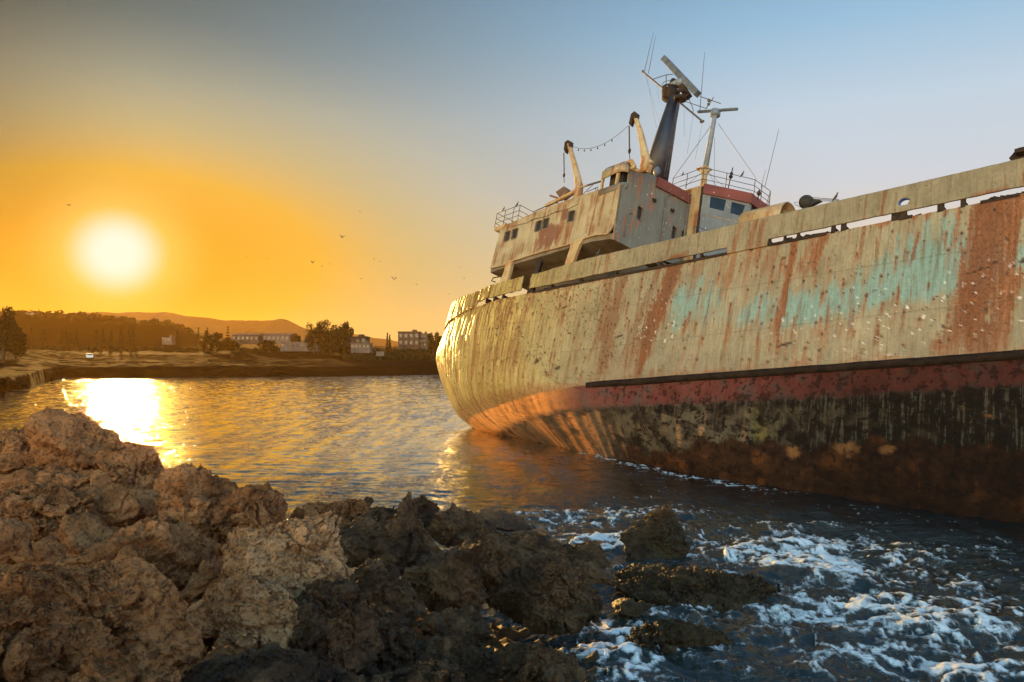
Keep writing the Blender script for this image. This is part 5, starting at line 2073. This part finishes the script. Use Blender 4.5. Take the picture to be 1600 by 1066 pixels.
house_('apartment_block', 622, 655, 519, 541, 300, 'dark two-storey block of flats on the skyline left of the ship', 'wall1', 8, 2, 4)
house_('apartment_block', 655, 667, 522, 542, 303, 'pale end block joined to the dark block of flats', 'wall2', 7, 3, 2, balcony=True)
house_('villa', 536, 572, 527, 537, 268, 'flat-roofed grey upper villa right of the tall tree clump', 'wall1', 7, 1, 4)
house_('villa', 548, 578, 537, 546, 258, 'lower white terrace villa in front of the grey one', 'wall2', 5, 1, 5, balcony=False)
house_('low_house', 362, 404, 524, 533, 315, 'long low tiled house left of the gable house', 'wall1', 8, 1, 6, flat=False)
house_('low_house', 410, 452, 524, 533, 318, 'long pale tiled house beside the tall tree clump', 'wall2', 8, 1, 6, flat=False)
house_('low_house', 438, 492, 535, 544, 285, 'low flat-roofed pavilion in front of the pale tiled house', 'wall2', 7, 1, 7)
house_('hill_house', 39, 53, 488, 499, 520, 'square tower-like house on the hill crest at the left', 'wall1', 6, 2, 2)
house_('hill_house', 157, 184, 497, 504, 520, 'long flat house on the hill crest', 'wall1', 7, 1, 4)
house_('low_house', 253, 268, 528, 534, 330, 'small pale house at the foot of the hill', 'wall2', 5, 1, 3)
house_('low_house', 684, 740, 526, 540, 330, 'house partly hidden behind the ship stern', 'wall1', 7, 1, 6)

# poles on the hill
for px, top in ((247, 494), (262, 494), (187, 494), (149, 492), (198, 494), (240, 495)):
    x, y = P(px, 545)
    z0 = gz(x, y)
    z1 = (HOR - top) / F * 545 + HC
    mb = MB()
    mb.tube([(0, 0, 0), (0, 0, z1 - z0)], [.16, .10], 6)
    mb.bar((-.9, 0, z1 - z0 - .6), (.9, 0, z1 - z0 - .6), .12, .12)
    o = mb.build('utility_pole', M['wire'])
    o.location = (x, y, z0)
    tag(o, 'thin utility pole with a crossarm on the hill crest', 'pole', 'utility poles on the hill crest')
mb = MB()
mb.tube([(0, 0, 0), (0, 0, 1.5)], .05, 6)
mb.box((0, -.06, 1.9), (2.2, .06, 1.3))
o = mb.build('notice_board', M['wall2'])
x, y = P(594, 225)
o.location = (x, y, gz(x, y))
tag(o, 'small pale board standing on the far bank', 'board')

# car
x, y = P(140, 232)
zc = gz(x, y)
car = empty('parked_car', (x, y, zc))
tag(car, 'white car parked on the far shore under the sun', 'car')
m_car = plain('white_car_paint', (.75, .75, .74), (.8, .8, .79), 2, .3, bump=0)
mb = MB()
prof = [(-2.1, .35), (-2.1, .85), (-1.5, .98), (-1.0, 1.05), (-.55, 1.48), (.9, 1.5), (1.5, 1.05), (2.1, .95), (2.15, .35)]
rot = 2.1
cr, sr = math.cos(rot), math.sin(rot)
rt2 = lambda p: (p[0] * cr - p[1] * sr, p[0] * sr + p[1] * cr, p[2])
mb.prism([rt2((a, -.85, b)) for a, b in prof], rt2((0, 1.7, 0)))
mb.build('body', m_car, car, .05)
mb = MB()
mb.prism([rt2((a, -.87, b)) for a, b in [(-.95, 1.06), (-.52, 1.42), (.85, 1.43), (1.3, 1.06)]], rt2((0, 1.74, 0)))
mb.prism([rt2(p) for p in [(-1.03, -.7, 1.06), (-1.03, .7, 1.06), (-.6, .7, 1.46), (-.6, -.7, 1.46)]], rt2((-.04, 0, 0)))
mb.build('window', M['glass'], car)
for a in (-1.35, 1.35):
    for b in (-.8, .8):
        mb = MB()
        mb.tube([rt2((a, b - .1, .33)), rt2((a, b + .1, .33))], .33, 14)
        mb.build('wheel', M['strake'], car)

# small dark stone shape at the left edge and coastal boulders
for i, (px, py, w, h_, d, lab) in enumerate([(2, 604, 8, 30, 100, 'dark upright rock at the left edge of the bay'), (24, 603, 52, 16, 112, 'flat dark rock platform reaching into the bay at the left'),
                                             (434, 580, 30, 13, 176, 'square boulder at the foot of the far cliff'), (83, 592, 8, 7, 145, 'small pale rock at the tip of the left shore')]):
    rock(px, py, w, h_, d, 0, 'land', 60 + i, 1.0, lab, 5, 'shore_rock', 'rocks along the far shore', 1.0, .6)


# ------------------------------------------------------------------ birds
def gull(px, py, d, span, label, flap=.35, yaw=0.5, group='gulls flying over the bay'):
    mb = MB()
    s = span / 2
    mb.tube([(-.42 * s, 0, 0), (-.2 * s, 0, .01), (.1 * s, 0, .02), (.38 * s, 0, .03), (.5 * s, 0, .02)], [.02 * s, .09 * s, .12 * s, .08 * s, .02 * s], 8)
    for sg in (-1, 1):
        a = [(.14 * s, 0, .03), (.22 * s, sg * .45 * s, flap * s * .9), (.02 * s, sg * s, flap * s), (-.10 * s, sg * .5 * s, flap * s * .85), (-.16 * s, 0, .02)]
        n_ = len(a)
        mb.add(a + [(q[0], q[1], q[2] + .015) for q in a], [tuple(range(n_)), tuple(range(n_, 2 * n_))] + [(i, (i + 1) % n_, (i + 1) % n_ + n_, i + n_) for i in range(n_)])
    mb.prism([(-.4 * s, -.08 * s, 0), (-.62 * s, -.12 * s, 0), (-.62 * s, .12 * s, 0), (-.4 * s, .08 * s, 0)], (0, 0, .01))
    o = mb.build('gull', M['gull'])
    o.location = tuple(at(px, py, d))
    o.rotation_euler = (.1, .1, yaw)
    tag(o, label, 'bird', group)
    return o


gull(534.5, 371.5, 110, .95, 'dark gull with raised wings, highest over the middle of the bay', .7, 1.2)
gull(615.5, 437.5, 110, .9, 'dark gull flying lowest, between the tree clump and the ship', .9, 2.0)
gull(107, 321, 110, .95, 'dark gull gliding left of and above the sun', .25, 1.4)
gull(488.5, 411, 120, .9, 'dark gull with a V of wings under the highest gull', .7, 1.2)
for px, py in ((418, 404), (503, 416), (516, 413), (584, 405), (594, 409), (564, 436), (651, 445), (720, 418), (725, 435), (702, 460), (562, 331), (386, 402)):
    gull(px, py, 190, .95, 'faint tiny gull far off in the golden sky over the bay', .3, random.uniform(0, 3), 'faint distant gulls')


def perched(p, size, label, lean=.6):
    mb = MB()
    s = size
    up = Vector((0.2 * lean, 0, 1)).normalized()
    mb.tube([(-.55 * s, 0, -.25 * s), (-.2 * s, 0, .12 * s), (.05 * s, 0, .4 * s), (.15 * s, 0, .68 * s), (.2 * s, 0, .82 * s)], [.03 * s, .15 * s, .19 * s, .10 * s, .07 * s], 9)
    mb.ball((.22 * s, 0, .88 * s), (.12 * s, .10 * s, .10 * s), 9, 6)
    mb.tube([(.3 * s, 0, .88 * s), (.46 * s, 0, .84 * s)], [.035 * s, .01 * s], 6)
    for sg in (-1, 1):
        mb.tube([(0, sg * .06 * s, .2 * s), (.02 * s, sg * .07 * s, 0)], .018 * s, 5)
    o = mb.build('perched_bird', M['gull'])
    o.location = tuple(wor(p))
    o.rotation_euler = (0, 0, random.uniform(-.6, .6))
    tag(o, label, 'bird', 'birds perched on the wreck')
    return o


perched(S(1160, 275.3, 7.4), .30, 'dark bird perched on the wheelhouse roof rail between the lamp and the stay')
perched(S(1067, 274, 5.75), .22, 'small dark bird on the left run of the wheelhouse roof rail')
perched(S(1306, 311.5, .3), .28, 'dark bird on the bent rods beside the round searchlight')
perched(S(787, 329, .05), .24, 'dark bird on the stern-side rail, nearer the rail corner')
perched(S(808, 322, .05), .27, 'dark bird on the stern-side rail, at its bow end')
perched(S(935, 398, -.05) , .32, 'small pale-shadowed bird on the bulwark below the overhang')

# ------------------------------------------------------------------ haze: one closed box of even thin air
hm = bpy.data.materials.new('evening_haze')
hm.use_nodes = True
ht = hm.node_tree
for nd in list(ht.nodes):
    ht.nodes.remove(nd)
pv = ht.nodes.new('ShaderNodeVolumePrincipled')
pv.inputs['Color'].default_value = (1.0, 0.56, 0.08, 1)
pv.inputs['Density'].default_value = 0.00010
pv.inputs['Anisotropy'].default_value = 0.55
om = ht.nodes.new('ShaderNodeOutputMaterial')
ht.links.new(pv.outputs[0], om.inputs['Volume'])
mb = MB()
mb.box((0, 910, 40), (4400, 2000, 102))
hz_ = mb.build('haze', hm)
hz_['kind'] = 'stuff'
